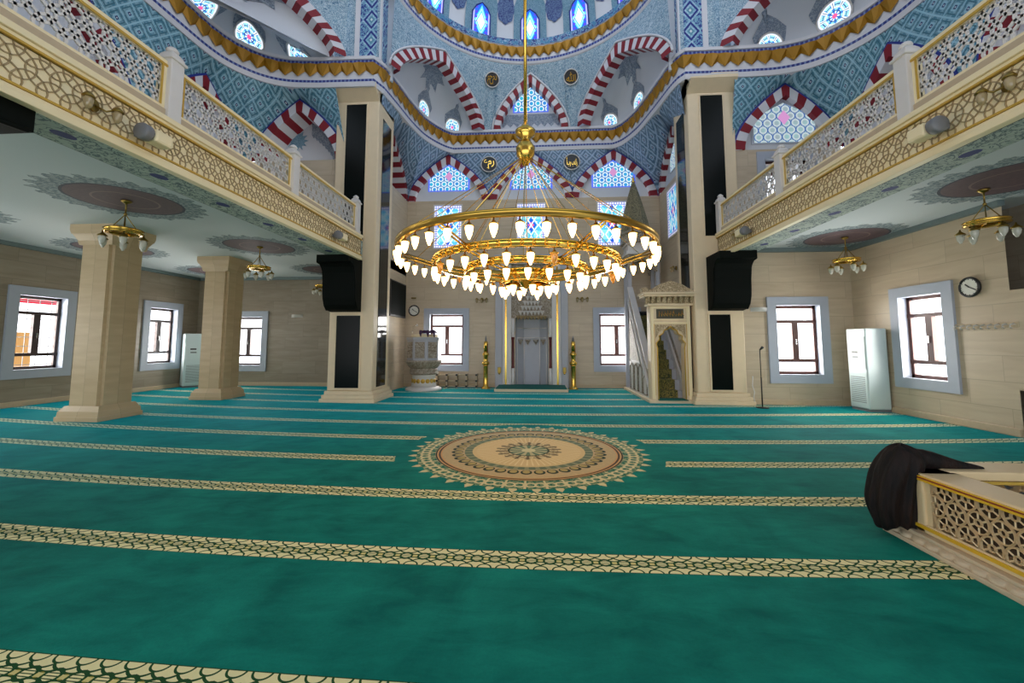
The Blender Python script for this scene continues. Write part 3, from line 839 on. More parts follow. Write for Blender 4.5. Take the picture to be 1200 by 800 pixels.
# side arches of the qibla bay
CL, CR, SHW = 13.36, 13.36, 1.62
fSL = plane((AL, CL, ZA), (0, 1, 0), (0, 0, 1), (1, 0, 0))
fSR = plane((AR, CR, ZA), (0, 1, 0), (0, 0, 1), (-1, 0, 0))
mb = arch_band(fSL, SHW, AR_R, 0.27, 21, 0.03, 0.85, seg=2); lunette(mb, fSL, SHW-0.2, AR_R-0.2, 0.84, 3)
# the striped facing on the far jamb below the springing
trim(mb, mats_arch+['white'], 'deep red and white striped arch beside the left pier', 'arch')
mb = arch_band(fSR, SHW, AR_R, 0.27, 21, 0.03, 0.16, seg=2); lunette(mb, fSR, SHW-0.2, AR_R-0.2, 0.14, 3)
trim(mb, mats_arch+['white'], 'red and white striped arch beside the right pier', 'arch')
lattice_window(lambda x, z, d: (AR-d, x, z), 13.36, 0.62, 7.45, 7.9, 8.35, -0.12, 'pale lattice window under the side arch right of the minbar spire', (AR, 13.36, 7.45), 'latglassw')

# cornice path
pa = smooth_path([(-8.15, 1.0), (-8.15, 5.0), (-8.12, 7.9), (-8.02, 9.2), (-7.6, 9.93), (-7.0, 10.3), (-6.2, 10.42), (-5.6, 10.44)])
pb = smooth_path([(-4.40, 10.8), (-4.30, 11.5), (-4.16, 12.6), (-3.92, 13.55), (-3.42, 14.35), (-2.85, 14.68), (-2.1, 14.8), (-0.28, 14.82), (1.55, 14.82),
                  (2.3, 14.7), (2.93, 14.38), (3.34, 13.55), (3.58, 12.4), (3.76, 11.3), (3.86, 10.9)])
pc = smooth_path([(5.06, 10.74), (5.66, 10.73), (6.4, 10.68), (7.1, 10.42), (7.62, 9.85), (7.92, 9.05), (8.0, 7.8), (8.02, 5.0), (8.02, 1.0)])
grow = lambda P: [Vector((p.x*1.02, min(14.88, p.y*1.022) if p.y > 6 else p.y*1.022)) for p in P]
pa, pb, pc = grow(pa), grow(pb), grow(pc)
path = pa+[Vector((-4.61, 10.69))]+pb+[Vector((4.03, 10.96))]+pc
prof = [(-0.95, 9.64), (0.12, 9.64), (0.12, 9.55), (0.09, 9.54), (0.09, 9.45), (0.02, 9.43), (0.02, 9.0), (0.05, 9.0), (0.05, 8.93), (0.06, 8.92), (0.03, 8.80), (-0.95, 8.80)]
mb = MB(); sweep(mb, path, prof, [0, 0, 0, 1, 0, 0, 0, 1, 0, 0, 0]); muqarnas(mb, path, 0.35, 0.15, 9.09, 9.44, 2)
trim(mb, ['vwhite', 'bluestrip', 'muq'], 'gilded zigzag cornice with blue bead strips running round the hall', 'cornice')

# lower tile spandrels of the qibla bay
def ext(fn, hw, rise, n=28, half=0, prot=0.0):
    pts = [Vector(fn(x, y, prot)) for x, y in arch_curve(hw, rise, n)]
    return pts if half == 0 else (pts[n//2:] if half > 0 else pts[:n//2+1])
eb = lambda h: ext(h, AR_HW+0.05, AR_R+0.06, 28)
botL = ext(fSL, SHW, AR_R, 28, 0)
bot = botL+eb(fA(-3.44))+eb(fA(-0.28))+eb(fA(2.80))+list(reversed(ext(fSR, SHW, AR_R, 28, 0)))
top3 = [Vector((p.x, p.y, 8.81)) for p in pb]
# match points by the share of the plan length
def match(bot, top, n):
    """top point for every bottom point, by share of plan length"""
    L = [0.0]
    for i in range(1, len(bot)): L.append(L[-1]+math.hypot(bot[i].x-bot[i-1].x, bot[i].y-bot[i-1].y))
    R = resample(top, n); return [R[min(n, int(round(l/L[-1]*n)))] for l in L]
mb = MB(); ruled(mb, bot, match(bot, top3, 600), 10, 0, [14, 43, 72, 101, 130])
trim(mb, 'tile', 'grey blue diamond tiles between the lower arches of the qibla bay', 'tilework')

# upper tier of the qibla bay
RC, RR, ZR = Vector((X0, 10.35)), 3.93, 12.2
ang = [math.radians(192-204*i/120) for i in range(121)]
ringp = [Vector((RC.x+RR*math.cos(a), RC.y+RR*math.sin(a))) for a in ang]
prof = [(-0.3, 12.72), (0.10, 12.72), (0.10, 12.48), (0.06, 12.46), (0.06, 12.40), (0.0, 12.39), (0.0, 12.0), (0.06, 11.99), (0.06, 11.90), (0.02, 11.84), (-0.05, 11.80)]
mb = MB(); sweep(mb, ringp, prof, [0, 3, 0, 0, 0, 0, 0, 1, 0, 0]); muqarnas(mb, ringp, 0.34, 0.15, 12.05, 12.40, 2)
trim(mb, ['vwhite', 'bluestrip', 'muq', 'bluefloral'], 'round gilded zigzag cornice at the foot of the half dome', 'cornice')
def chord(F1, F2, z0, inward):
    F1, F2 = Vector(F1), Vector(F2); m = (F1+F2)/2; r = (F2-F1); L = r.length; r = r/L
    n = Vector((r.y, -r.x)); n = n if n.dot(Vector(inward)-m) > 0 else -n
    return plane((m.x, m.y, z0), (r.x, r.y, 0), (0, 0, 1), (n.x, n.y, 0)), L/2
fullpanel('wall_behind_arches', -6.2, 5.2, YB+0.32, YB+0.4, 6.7, 12.5, 'white', 'plain wall backing the striped arches of the qibla bay', 'wall')
fQL, hQ = chord((-4.28, 11.0), (-2.06, 14.86), 9.63, (0, 9))
fQR, hQ2 = chord((1.50, 14.86), (3.72, 11.0), 9.63, (0, 9))
fQC = plane((X0, 14.86, 9.63), (1, 0, 0), (0, -0.17, 1), (0, -1, 0))
QR = 1.79; CHW, CRS = 1.40, 1.93
for fn, h, nm in ((fQL, hQ, 'left'), (fQR, hQ2, 'right')):
    mb = arch_band(fn, h, QR, 0.33, 29, 0.05, 0.32, seg=2, line=False)
    trim(mb, mats_arch, 'large red and white striped arch of the upper %s corner niche' % nm, 'arch')
mb = arch_band(fQC, CHW, CRS, 0.24, 25, 0.05, 0.3, seg=2, line=False); lunette(mb, fQC, CHW-0.15, CRS-0.15, 0.28, 3)
trim(mb, mats_arch+['white'], 'small red and white striped arch high in the middle of the qibla bay', 'arch')
eq = ext(fQL, hQ, QR, 40)+ext(fQC, CHW, CRS, 40)+ext(fQR, hQ2, QR, 40)
top = []
for p in eq:
    a = math.atan2(p.y-RC.y, p.x-RC.x); top.append(Vector((RC.x+RR*math.cos(a), RC.y+RR*math.sin(a), 11.86)))
mb = MB(); ruled(mb, eq, top, 10)
trim(mb, 'trac', 'pale blue floral tiles between the upper arches and the round cornice', 'tilework')
# white mouldings following the upper arches
mb = MB()
for fn, h, r in ((fQL, hQ, QR), (fQR, hQ2, QR), (fQC, CHW, CRS)):
    mb.tube([fn(x, y, 0.05) for x, y in arch_curve(h+0.05, r+0.05, 60)], 0.035, 6)
trim(mb, 'vwhite', 'thin white bead round the upper arches', 'moulding')
def path_between(F1, F2, src):
    i = min(range(len(src)), key=lambda k: (src[k]-Vector(F1)).length); j = min(range(len(src)), key=lambda k: (src[k]-Vector(F2)).length)
    return src[min(i, j):max(i, j)+1]
def niche_fn(p2, fn, h, r, out=0.22):
    P = resample(p2, 60); A = arch_curve(h-0.2, r-0.2, 60)
    def S(u, v):
        k = min(59, int(u*60)); f = u*60-k
        b = P[k].lerp(P[k+1], f); t = (P[k+1]-P[k]).normalized(); n = Vector((-t.y, t.x))
        e = min(1.0, 4*u, 4*(1-u))
        b = b+n*out*e
        ax, ay = A[k][0]*(1-f)+A[k+1][0]*f, A[k][1]*(1-f)+A[k+1][1]*f
        a = Vector(fn(ax, ay, -0.3))
        c = 1-math.cos(v*PI/2); s = math.sin(v*PI/2)
        return Vector((b.x+(a.x-b.x)*c, b.y+(a.y-b.y)*c, 9.62+(a.z-9.62)*s))
    return S
def crown_pts():
    q = [(0, -0.05), (0.34, -0.22), (0.40, -0.34), (0.46, -0.22), (0.52, 0.02), (0.40, 0.16), (0.30, 0.28), (0.16, 0.42), (0.06, 0.52), (0.05, 0.62), (0.09, 0.68), (0.03, 0.74), (0, 0.84)]
    return q+[(-x, y) for x, y in reversed(q[1:-1])]
def star_pts(R, n=8):
    out = []
    for k in range(n*4):
        a = 2*PI*k/(n*4); r = R*(1.0, 0.72, 0.62, 0.72)[k % 4]; out.append((r*math.cos(a), r*math.sin(a)))
    return out
def on_niche(S, u0, v0, off):
    """local metres -> niche surface, offset towards the room"""
    e = 0.01
    p = S(u0, v0); du = (S(u0+e, v0)-S(u0-e, v0))/(2*e); dv = (S(u0, v0+e)-S(u0, v0-e))/(2*e)
    lu, lv = du.length, dv.length
    def f(x, y, o=off):
        u, v = min(0.985, max(0.015, u0+x/lu)), min(0.985, max(0.0, v0+y/lv))
        a = S(u, v); n = (S(min(0.99, u+e), v)-S(max(0.01, u-e), v)).cross(S(u, min(0.99, v+e))-S(u, max(0.0, v-e))).normalized()
        c = Vector((X0, 6.0, 9.5))-a
        if n.dot(c) < 0: n = -n
        return a+n*o
    return f
def round_window(S, u0, v0, r, label):
    wn[0] += 1
    f = on_niche(S, u0, v0, 0.03); loc = tuple(S(u0, v0))
    t = thing('window_%d' % wn[0], label, 'window', loc, kind='structure')
    mb = MB(); pts = [(r*math.cos(2*PI*k/32), r*math.sin(2*PI*k/32)) for k in range(32)]
    outline_patch(mb, f, pts)
    for k in range(len(mb.uv)):
        mb.uv[k] = [(x/r, y/r) for x, y in mb.uv[k]]
    mb.build('stained_glass', 'roundglass', t, loc)
    mb = MB(); n = 32
    rim = [f(1.06*r*math.cos(2*PI*k/n), 1.06*r*math.sin(2*PI*k/n)) for k in range(n)]
    mb.tube(rim, 0.025, 6, closed=True); mb.build('window_frame', 'stonew', t, loc)
    mb = MB(); g = on_niche(S, u0, v0, 0.018)
    outline_patch(mb, lambda x, y: g(x*r/0.36, (y+0.36)*r/0.36), crown_pts(), rings=5)
    mb.build('painted_crown', 'ornament', t, loc)
def niche(p2, fn, h, r, label, wins, star=None):
    S = niche_fn(p2, fn, h, r)
    mb = MB(); mb.grid(S, 48, 20, 0, lambda u, v: (u*4, v*2))
    if star:
        for u0, v0, R in star: outline_patch(mb, on_niche(S, u0, v0, 0.02), star_pts(R), 1, rings=4)
    trim(mb, ['white', 'ornament'], label, 'niche')
    for u0, v0, rr, lb in wins: round_window(S, u0, v0, rr, lb)
niche(path_between((-4.28, 11.0), (-2.06, 14.86), pb), fQL, hQ, QR, 'white vaulted corner niche left of the qibla bay',
      [(0.54, 0.17, 0.29, 'round stained glass window with a painted crown, far left one in the left upper niche'), (0.77, 0.19, 0.29, 'round stained glass window with a painted crown beside the high middle arch, left side')], [(0.52, 0.80, 0.62)])
niche(path_between((1.50, 14.86), (3.72, 11.0), pb), fQR, hQ2, QR, 'white vaulted corner niche right of the qibla bay',
      [(0.23, 0.19, 0.29, 'round stained glass window with a painted crown beside the high middle arch, right side'), (0.46, 0.17, 0.29, 'round stained glass window half hidden by the cornice, right upper niche')], [(0.48, 0.80, 0.62)])
lattice_window(lambda x, z, d: tuple(fQC(x-X0, z-9.63, d)), X0, 0.62, 10.42, 10.85, 11.3, -0.26, 'blue lattice window under the small arch high above the mihrab', (X0, 14.86, 10.4), pink=False)
mb = MB()
zz = [(-1.18, 10.32), (1.18, 10.32)]
n = 9; low = [(1.18-2.36*k/(2*n), 10.0 if k % 2 == 0 else 9.86) for k in range(2*n+1)]
mb.prism([(x, z-9.63) for x, z in zz+low], fQC, -0.275, -0.26)
trim(mb, 'ornament', 'grey scalloped band painted below the high lattice window', 'painted band')

# half dome with windows
DC, DR = Vector((X0, 10.35, 12.6)), 3.98
def dome(a, z, o=0.0):
    el = math.asin(min(0.99, (z-12.6)/DR)); r = (DR-o)*math.cos(el)
    return Vector((DC.x+r*math.cos(a), DC.y+r*math.sin(a), 12.6+(DR-o)*math.sin(el)))
mb = MB(); mb.grid(lambda u, v: dome(math.radians(195-210*u), 12.6+v*3.6), 90, 20, 0, lambda u, v: (u*12, v*4))
struct(mb.build('ceiling_dome', 'white'), 'white half dome over the qibla bay', 'dome')
for a, nm in ((90, 'middle of the half dome, straight above the mihrab'), (117, 'half dome, first to the left of the middle one'), (63, 'half dome, first to the right of the middle one'),
              (144, 'half dome, second to the left of the middle one'), (36, 'half dome, second to the right of the middle one')):
    wn[0] += 1; a0 = math.radians(a); loc = tuple(dome(a0, 12.75))
    f = lambda x, y, o: dome(a0-x/DR, 12.75+y, o)
    t = thing('window_%d' % wn[0], 'tall blue stained glass window in the '+nm, 'window', loc, kind='structure')
    pts = [(-0.32, 0), (0, 0), (0.32, 0), (0.32, 0.4), (0.32, 0.72), (0.2, 0.92), (0, 1.05), (-0.2, 0.92), (-0.32, 0.72), (-0.32, 0.4)]
    mb = MB(); outline_patch(mb, lambda x, y: f(x, y+0.5, 0.06), [(x, y-0.5) for x, y in pts]); mb.build('stained_glass', 'domeglass', t, loc)
    big = [(-0.62, 0), (0, 0), (0.62, 0), (0.62, 0.7), (0.6, 1.2), (0.4, 1.65), (0, 1.95), (-0.4, 1.65), (-0.6, 1.2), (-0.62, 0.7)]
    mb = MB(); outline_patch(mb, lambda x, y: f(x, y+0.8, 0.03), [(x, y-0.8) for x, y in big]); mb.build('tile_surround', 'rosetteb', t, loc)
    mb = MB(); mb.tube([f(x*1.1, y*1.03, 0.06) for x, y in pts[2:]+pts[:1]], 0.022, 6); mb.build('window_frame', 'blue', t, loc)
mb = MB()
for a in (103.5, 76.5, 130.5, 49.5):
    a0 = math.radians(a)
    outline_patch(mb, lambda x, y: dome(a0-x/DR, 13.82+y, 0.03), [(x*0.78, y*0.95) for x, y in [(0.44*math.cos(q)*(1+0.06*math.cos(8*q)), 0.52*math.sin(q)*(1+0.06*math.cos(8*q))) for q in [2*PI*k/32 for k in range(32)]]])
trim(mb, 'arabblue', 'cobalt arabesque medallions painted between the half dome windows', 'painted medallion')

for x0, x1, y0, y1, zt in ((-4.60, -4.29, 11.2, 11.3, 13.6), (3.72, 4.02, 11.25, 11.35, 13.6), (-6.4, -5.0, 11.32, 11.4, 12.2), (4.6, 6.3, 11.5, 11.58, 12.2)):
    trim(MB().box(x0, x1, y0, y1, 9.3, zt), 'white', 'white plaster behind the foot of an upper arch', 'wall')
# calligraphy roundels
def roundel(loc, n, R, text, label):
    t = thing('calligraphy_roundel', label, 'roundel', loc, group=None)
    n = Vector(n).normalized(); r = Vector((0, 0, 1)).cross(n).normalized(); u = n.cross(r)
    fn = lambda x, y, d: r*x+u*y+n*d
    pts = [(R*math.cos(2*PI*k/40), R*math.sin(2*PI*k/40)) for k in range(40)]
    MB().prism(pts, fn, -0.05, 0.02).build('disc', 'black', t)
    mb = MB(); mb.tube([fn(1.02*x, 1.02*y, 0.02) for x, y in pts], 0.018, 6, closed=True); mb.build('rim', 'stonew', t)
    c = bpy.data.curves.new('lettering', 'FONT'); c.body = text; c.align_x = 'CENTER'; c.align_y = 'CENTER'; c.size = 1.0; c.offset = 0.012
    o = bpy.data.objects.new('lettering', c); C.objects.link(o)
    bpy.context.view_layer.update()
    me = bpy.data.meshes.new_from_object(o.evaluated_get(bpy.context.evaluated_depsgraph_get()))
    bpy.data.objects.remove(o)
    xs = [v.co.x for v in me.vertices]; ys = [v.co.y for v in me.vertices]
    mxx, mnx, mxy, mny = max(xs), min(xs), max(ys), min(ys)
    sx, sy = 1.36*R/(mxx-mnx), 1.25*R/(mxy-mny)
    for v in me.vertices:
        p = fn((v.co.x-(mxx+mnx)/2)*sx, (v.co.y-(mxy+mny)/2)*sy, 0.032); v.co = p
    me.materials.clear(); me.materials.append(M['gold']); me.uv_layers.new(name='uv')
    o = bpy.data.objects.new('lettering', me); C.objects.link(o); o.parent = t
roundel((-1.675, 14.22, 11.24), (0.12, -1, -0.35), 0.25, '\u0645\u062d\u0645\u062f', 'black roundel with gold Arabic lettering high up, left of the small middle arch')
roundel((1.20, 14.22, 11.22), (-0.12, -1, -0.35), 0.25, '\ufdf2', 'black roundel with gold Arabic lettering high up, right of the small middle arch')
roundel((-1.85, 14.82, 8.30), (0, -1, 0), 0.29, '\u0639\u0645\u0631', 'black roundel with gold Arabic lettering between the left and middle lower arches')
roundel((1.24, 14.82, 8.30), (0, -1, 0), 0.29, '\u0623\u0628\u0648 \u0628\u0643\u0631', 'black roundel with gold Arabic lettering between the middle and right lower arches')

# ------------------------------------------------------------------ side bays above the galleries
def side_bay(s, yf, xc, xa, name):
    """yf front wall plane, xc side wall plane, xa centre of the front arch"""
    fF = plane((xa, yf, 6.9), (1, 0, 0), (0, 0, 1), (0, -1, 0))
    hw, rs = 1.42, 1.82
    deep = 0.7 if s < 0 else 0.16
    mb = arch_band(fF, hw, rs, 0.27, 17, 0.04, deep, seg=2); lunette(mb, fF, hw-0.2, rs-0.2, deep-0.02, 3)
    if s < 0:
        pts = star_pts(0.34, 12)
        mb.prism([(x-0.55+0.1, y+0.95) for x, y in pts], fF, -deep+0.02, -deep+0.04, 4)
        q1, q2 = arch_curve(hw-0.27, rs-0.3, 40), arch_curve(hw-0.62, rs-0.75, 40)
        mb.prism(q1[20:36]+[(x, y+0.06*(k % 2)) for k, (x, y) in enumerate(reversed(q2[20:36]))], fF, -deep+0.02, -deep+0.035, 5)
    trim(mb, mats_arch+['white', 'rosetteb', 'ornament'], 'red and white striped arch over the %s gallery, facing us beside the pier' % name, 'arch')
    sides = []
    n = (-s, 0, 0)
    for k, (yc, lb) in enumerate(((9.5, 'nearest the back corner'), (6.3, 'second from the back corner'), (3.1, 'third from the back corner'))):
        fS = plane((xc, yc, 6.6), (0, 1, 0), (0, 0, 1), n)
        mb = arch_band(fS, 1.4, 1.9, 0.27, 17, 0.04, 0.3, seg=2); lunette(mb, fS, 1.2, 1.7, 0.28, 3)
        trim(mb, mats_arch+['white'], 'red and white striped arch on the %s side wall above the gallery, %s' % (name, lb), 'arch')
        sides.append(ext(fS, 1.45, 1.96, 24))
    sides = sides[::-1]
    # walls below the springing
    mb = MB(); holes = [(6.17, 7.36, 5.1, 6.62)] if s > 0 else []
    x0, x1 = sorted((xc, -5.7 if s < 0 else 5.38))
    holed_wall(mb, lambda u, v, d: (u, yf-d, v), x0, x1, 4.42, 6.9, holes, 0.25)
    struct(mb.build('wall_upper_%s_front' % name, 'marble'), 'travertine wall above the %s gallery, facing us' % name, 'wall')
    mb = MB(); mb.box(*sorted((xc, xc+s*0.2)), 0.5, yf, 4.42, 6.6)
    struct(mb.build('wall_upper_%s_side' % name, 'marble'), 'travertine side wall above the %s gallery' % name, 'wall')
    a_, b_ = sorted((xc, -5.0 if s < 0 else 4.6)); struct(MB().box(a_, b_, yf+0.75, yf+0.85, 6.5, 9.2).build('wall_upper_%s_back' % name, 'white'), 'white wall behind the striped arch over the %s gallery' % name, 'wall')
    front = ext(fF, hw+0.05, rs+0.06, 28)
    if s > 0: front = front[::-1]
    if s < 0: bot = sides[0]+sides[1]+sides[2]+front[:]
    else: bot = sides[0]+sides[1]+sides[2]+front
    src = pa if s < 0 else list(reversed(pc))
    src = [p for p in src if p.y > 1.6]
    top = [Vector((p.x, p.y, 8.81)) for p in src]
    if s < 0: bot = bot+[Vector((-5.75, yf, 7.6))]
    else: bot = bot+[Vector((5.36, yf, 7.6))]
    R = resample(top, 800); N3 = len(sides[2]); ka = len(sides[0])+len(sides[1])+N3//2; kb = len(sides[0])+len(sides[1])+N3+14
    near = lambda f: min(range(len(R)), key=f)
    ia, ib = near(lambda k: abs(R[k].y-9.3)+(50 if abs(R[k].x) < 7.5 else 0)), near(lambda k: abs(R[k].x-xa)+(50 if R[k].y < 8.5 else 0))
    tt = []; L = [0.0]
    for k in range(1, len(bot)): L.append(L[-1]+math.hypot(bot[k].x-bot[k-1].x, bot[k].y-bot[k-1].y))
    for k, p in enumerate(bot):
        if k <= ka: i2 = near(lambda q: abs(R[q].y-(p.y-0.2))+(50 if R[q].y > 9.35 else 0))
        elif k <= kb: i2 = int(round(ia+(ib-ia)*(L[k]-L[ka])/(L[kb]-L[ka])))
        else: i2 = near(lambda q: abs(R[q].x-p.x)+(50 if R[q].y < 8.5 else 0))
        tt.append(R[i2])
    mb = MB(); ruled(mb, bot, tt, 8, 0, [ka, kb])
    trim(mb, 'tilet', 'turquoise diamond tiles between the arches over the %s gallery' % name, 'tilework')
    # upper corner niche
    F1, F2 = ((-5.42, 10.62), (-8.28, 7.46)) if s < 0 else ((5.0, 10.93), (8.14, 7.66))
    fn, h = chord(F1, F2, 9.63, (X0, 5))
    mb = arch_band(fn, h, 1.55, 0.33, 29, 0.05, 0.32, seg=2, line=False)
    trim(mb, mats_arch, 'large red and white striped arch of the upper niche over the %s gallery' % name, 'arch')
    e = ext(fn, h, 1.55, 40)
    mb = MB(); ruled(mb, e, [Vector((p.x, p.y, 12.2)) for p in e], 6)
    trim(mb, 'trac', 'pale blue floral tiles above the upper niche of the %s gallery' % name, 'tilework')
    p2 = path_between(F1, F2, pa if s < 0 else pc)
    S = niche_fn(p2, fn, h, 1.55, 0.22)
    return S, p2, fn, h
S_L, p2, fnL, hL = side_bay(-1, 11.1, -8.58, -7.0, 'left')
def finish_niche(S, name, wins, stars):
    mb = MB(); mb.grid(S, 48, 20, 0, lambda u, v: (u*4, v*2))
    for u0, v0, R in stars: outline_patch(mb, on_niche(S, u0, v0, 0.02), star_pts(R), 1, rings=4)
    trim(mb, ['white', 'ornament'], 'white vaulted corner niche over the %s gallery' % name, 'niche')
    for u0, v0, rr, lb in wins: round_window(S, u0, v0, rr, lb)
finish_niche(S_L, 'left', [(0.79, 0.10, 0.33, 'round stained glass window over the left gallery, closest to the pier'), (0.54, 0.20, 0.35, 'round stained glass window over the left gallery, second from the pier'),
                           (0.29, 0.20, 0.35, 'round stained glass window over the left gallery, third from the pier')], [(0.47, 0.80, 0.6)])
S_R, p2, fnR, hR = side_bay(1, 11.28, 8.12, 6.82, 'right')
finish_niche(S_R, 'right', [(0.22, 0.10, 0.33, 'round stained glass window over the right gallery, closest to the pier'), (0.47, 0.20, 0.35, 'round stained glass window over the right gallery, second from the pier'),
                            (0.72, 0.20, 0.35, 'round stained glass window over the right gallery, third from the pier')], [(0.55, 0.80, 0.6)])
lattice_window(lambda x, z, d: (x, 11.28-d, z), 6.82, 0.82, 7.15, 7.78, 8.28, -0.12, 'pale lattice window under the striped arch over the right gallery', (6.82, 11.28, 7.15), 'latglassw')
window(lambda u, v, d: (u, 11.28-d, v), (6.17, 7.36, 5.1, 6.62), (6.76, 11.28, 4.5), 'upper window behind the right gallery lattice', fw=0.2)

# ------------------------------------------------------------------ main piers
def pier_upper(s, x0, x1, y0):
    mb = MB(); mb.box(x0, x1, y0, y0+0.7, 9.62, 13.6, 0)
    a = (x0+x1)/2
    xi = x1 if s < 0 else x0
    # front: lozenge band, flower strip; inner face: narrow band
    c = (x0+0.16, x0+0.66) if s < 0 else (x1-0.66, x1-0.16)
    mb.box(c[0], c[1], y0-0.02, y0, 9.72, 13.6, 1)
    d = (x1-0.16, x1-0.04) if s < 0 else (x0+0.04, x0+0.16)
    mb.box(d[0], d[1], y0-0.015, y0, 9.72, 13.6, 2)
    mb.box(*( (x1, x1+0.015) if s < 0 else (x0-0.015, x0)), y0+0.12, y0+0.6, 9.72, 13.6, 1)
    # floral panel on the outer side
    e = (x0-0.62, x0) if s < 0 else (x1, x1+0.62)
    mb.box(e[0], e[1], y0+0.06, y0+0.16, 9.62, 13.6, 2)
    trim(mb, ['vwhite', 'bandblue', 'trac'], 'white pillar with blue lozenge tile bands rising above the %s pier cornice' % ('left' if s < 0 else 'right'), 'pillar')
pier_upper(-1, -5.24, -4.47, 10.75)
pier_upper(1, 3.92, 4.72, 11.02)

def bracket_mesh(x0, x1, y, sg, long_cap=False):
    pr = [(0, 3.9), (0.84, 3.9), (0.84, 3.72), (0.70, 3.70), (0.60, 3.62), (0.53, 3.48), (0.49, 3.25), (0.48, 3.0), (0.46, 2.8), (0.40, 2.62), (0.28, 2.50), (0.0, 2.46)]
    if long_cap: pr = [(0, 3.9), (1.05, 3.9), (1.05, 3.66), (0.72, 3.64)]+pr[4:]
    mb = MB(); mb.prism(pr, lambda q, z, d: (d, y-sg*q, z), x0, x1)
    # side mouldings
    for xx in (x0, x1):
        mb.tube([(xx, y-sg*(q-0.05), z) for q, z in pr[2:-1]], 0.03, 6)
    return mb
def pier(s, x0, x1, y0, y1, label, zc=8.85):
    loc = ((x0+x1)/2, (y0+y1)/2, 0)
    t = thing('hall_pier', label, 'pier', loc)
    mb = MB(); mb.box(x0, x1, y0, y1, 0.3, zc)
    mb.build('shaft', 'cream', t, loc, bevel=0.03)
    mb = MB(); w, d = x1-x0, y1-y0
    for z0, z1, e in ((0, 0.10, 0.14), (0.10, 0.2, 0.10), (0.2, 0.3, 0.05)): mb.box(x0-e, x1+e, y0-e, y1+e, z0, z1)
    mb.build('base', 'cream', t, loc, bevel=0.015)
    mb = MB(); mb.add([(x0, y0, 8.55), (x1, y0, 8.55), (x1, y0-0.3, 8.81), (x0, y0-0.3, 8.81), (x0, y1, 8.55), (x1, y1, 8.55), (x1, y1, 8.95), (x0, y1, 8.95), (x0, y0-0.3, 8.95), (x1, y0-0.3, 8.95)],
           [(0, 1, 2, 3), (0, 3, 8, 7, 4), (1, 5, 6, 9, 2), (3, 2, 9, 8), (7, 8, 9, 6), (4, 5, 1, 0), (4, 7, 6, 5)]); mb.build('capital', 'cream', t, loc)
    xi = x1 if s < 0 else x0
    a, b = (x0+0.30, x0+0.90) if s < 0 else (x1-0.92, x1-0.32)
    def panel(nm, *bx, mat='granitem'):
        MB().box(*bx).build(nm, mat, t, loc)
    g = 0.012
    la, lb = (x0+0.22, x0+0.9) if s < 0 else (x1-0.9, x1-0.36)
    zc = 8.55
    panel('granite_panel', a, b, y0-g, y0, 4.5, zc-0.08)
    panel('granite_panel', la, lb, y0-g, y0, 0.38, 2.36)
    panel('granite_panel', *sorted((xi, xi-s*g)), y0+0.3, y1-0.25, 0.38, zc-0.35, mat='granite')
    mb = MB()
    for p, q, r, u in ((a-0.035, a, 4.5, zc-0.045), (b, b+0.035, 4.5, zc-0.045), (a, b, zc-0.08, zc-0.045)): mb.box(p, q, y0-0.03, y0, r, u)
    mb.build('panel_frame', 'cream', t, loc); mb = MB()
    for p, q, r, u in ((la-0.035, la, 0.345, 2.395), (lb, lb+0.035, 0.345, 2.395), (la, lb, 2.36, 2.395), (la, lb, 0.345, 0.38)): mb.box(p, q, y0-0.03, y0, r, u)
    mb.build('panel_frame', 'cream', t, loc)
    xa, xb = (x0+0.04, x0+0.9) if s < 0 else (x1-0.92, x1-0.02)
    bracket_mesh(xa, xb, y0, 1).build('bracket', 'blackstone', t, loc)
    return t
pier(-1, -5.82, -4.56, 11.0, 12.2, 'tall cream marble pier with black granite panels, left of the chandelier')
pier(1, 4.16, 5.42, 11.22, 12.4, 'tall cream marble pier with black granite panels, right of the minbar')
t = thing('hall_pier', 'black bracket of the near left pier, its end just inside the upper left edge', 'pier', (-5.3, 1.9, 0))
MB().box(-5.82, -4.56, 1.2, 2.5, 0, 9.0).build('shaft', 'cream', t, (-5.3, 1.9, 0))
bracket_mesh(-5.78, -4.95, 2.5, -1, True).build('bracket', 'blackstone', t, (-5.3, 1.9, 0))
MB().box(-5.95, -4.43, 1.07, 2.63, 0, 0.25).build('base', 'cream', t, (-5.3, 1.9, 0))

# ------------------------------------------------------------------ square columns under the left gallery
def column(loc, label):
    t = thing('square_column', label, 'column', loc)
    mb = MB(); w = 0.74
    pts = []
    c = 0.07; h = w/2
    for sx, sy in ((1, 1), (-1, 1), (-1, -1), (1, -1)):
        pts += [(sx*h, sy*(h-c)), (sx*(h-c), sy*(h-c)), (sx*(h-c), sy*h)] if sx*sy < 0 else [(sx*(h-c), sy*h), (sx*(h-c), sy*(h-c)), (sx*h, sy*(h-c))]
    pts = []
    for k, (sx, sy) in enumerate(((1, 1), (-1, 1), (-1, -1), (1, -1))):
        a, b, d = (sx*h, sy*(h-c)), (sx*(h-c), sy*(h-c)), (sx*(h-c), sy*h)
        pts += [a, b, d] if k % 2 == 0 else [d, b, a]
    mb.prism(pts, lambda x, y, d: (x, y, d), 0.3, 3.72)
    mb.build('shaft', 'colmarble', t)
    mb = MB()
    for w0, w1, z0, z1 in ((0.96, 0.96, 0, 0.09), (0.92, 0.90, 0.09, 0.2), (0.88, 0.77, 0.2, 0.3)): mb.frust((0, 0), w0, w0, w1, w1, z0, z1)
    mb.build('base', 'colmarble', t)
    mb = MB()
    for w0, w1, z0, z1 in ((0.76, 0.80, 3.70, 3.78), (0.78, 0.92, 3.78, 3.92), (0.94, 0.98, 3.92, 4.0), (0.98, 0.98, 4.0, 4.12)): mb.frust((0, 0), w0, w0, w1, w1, z0, z1)
    mb.build('capital', 'colmarble', t)
    return t
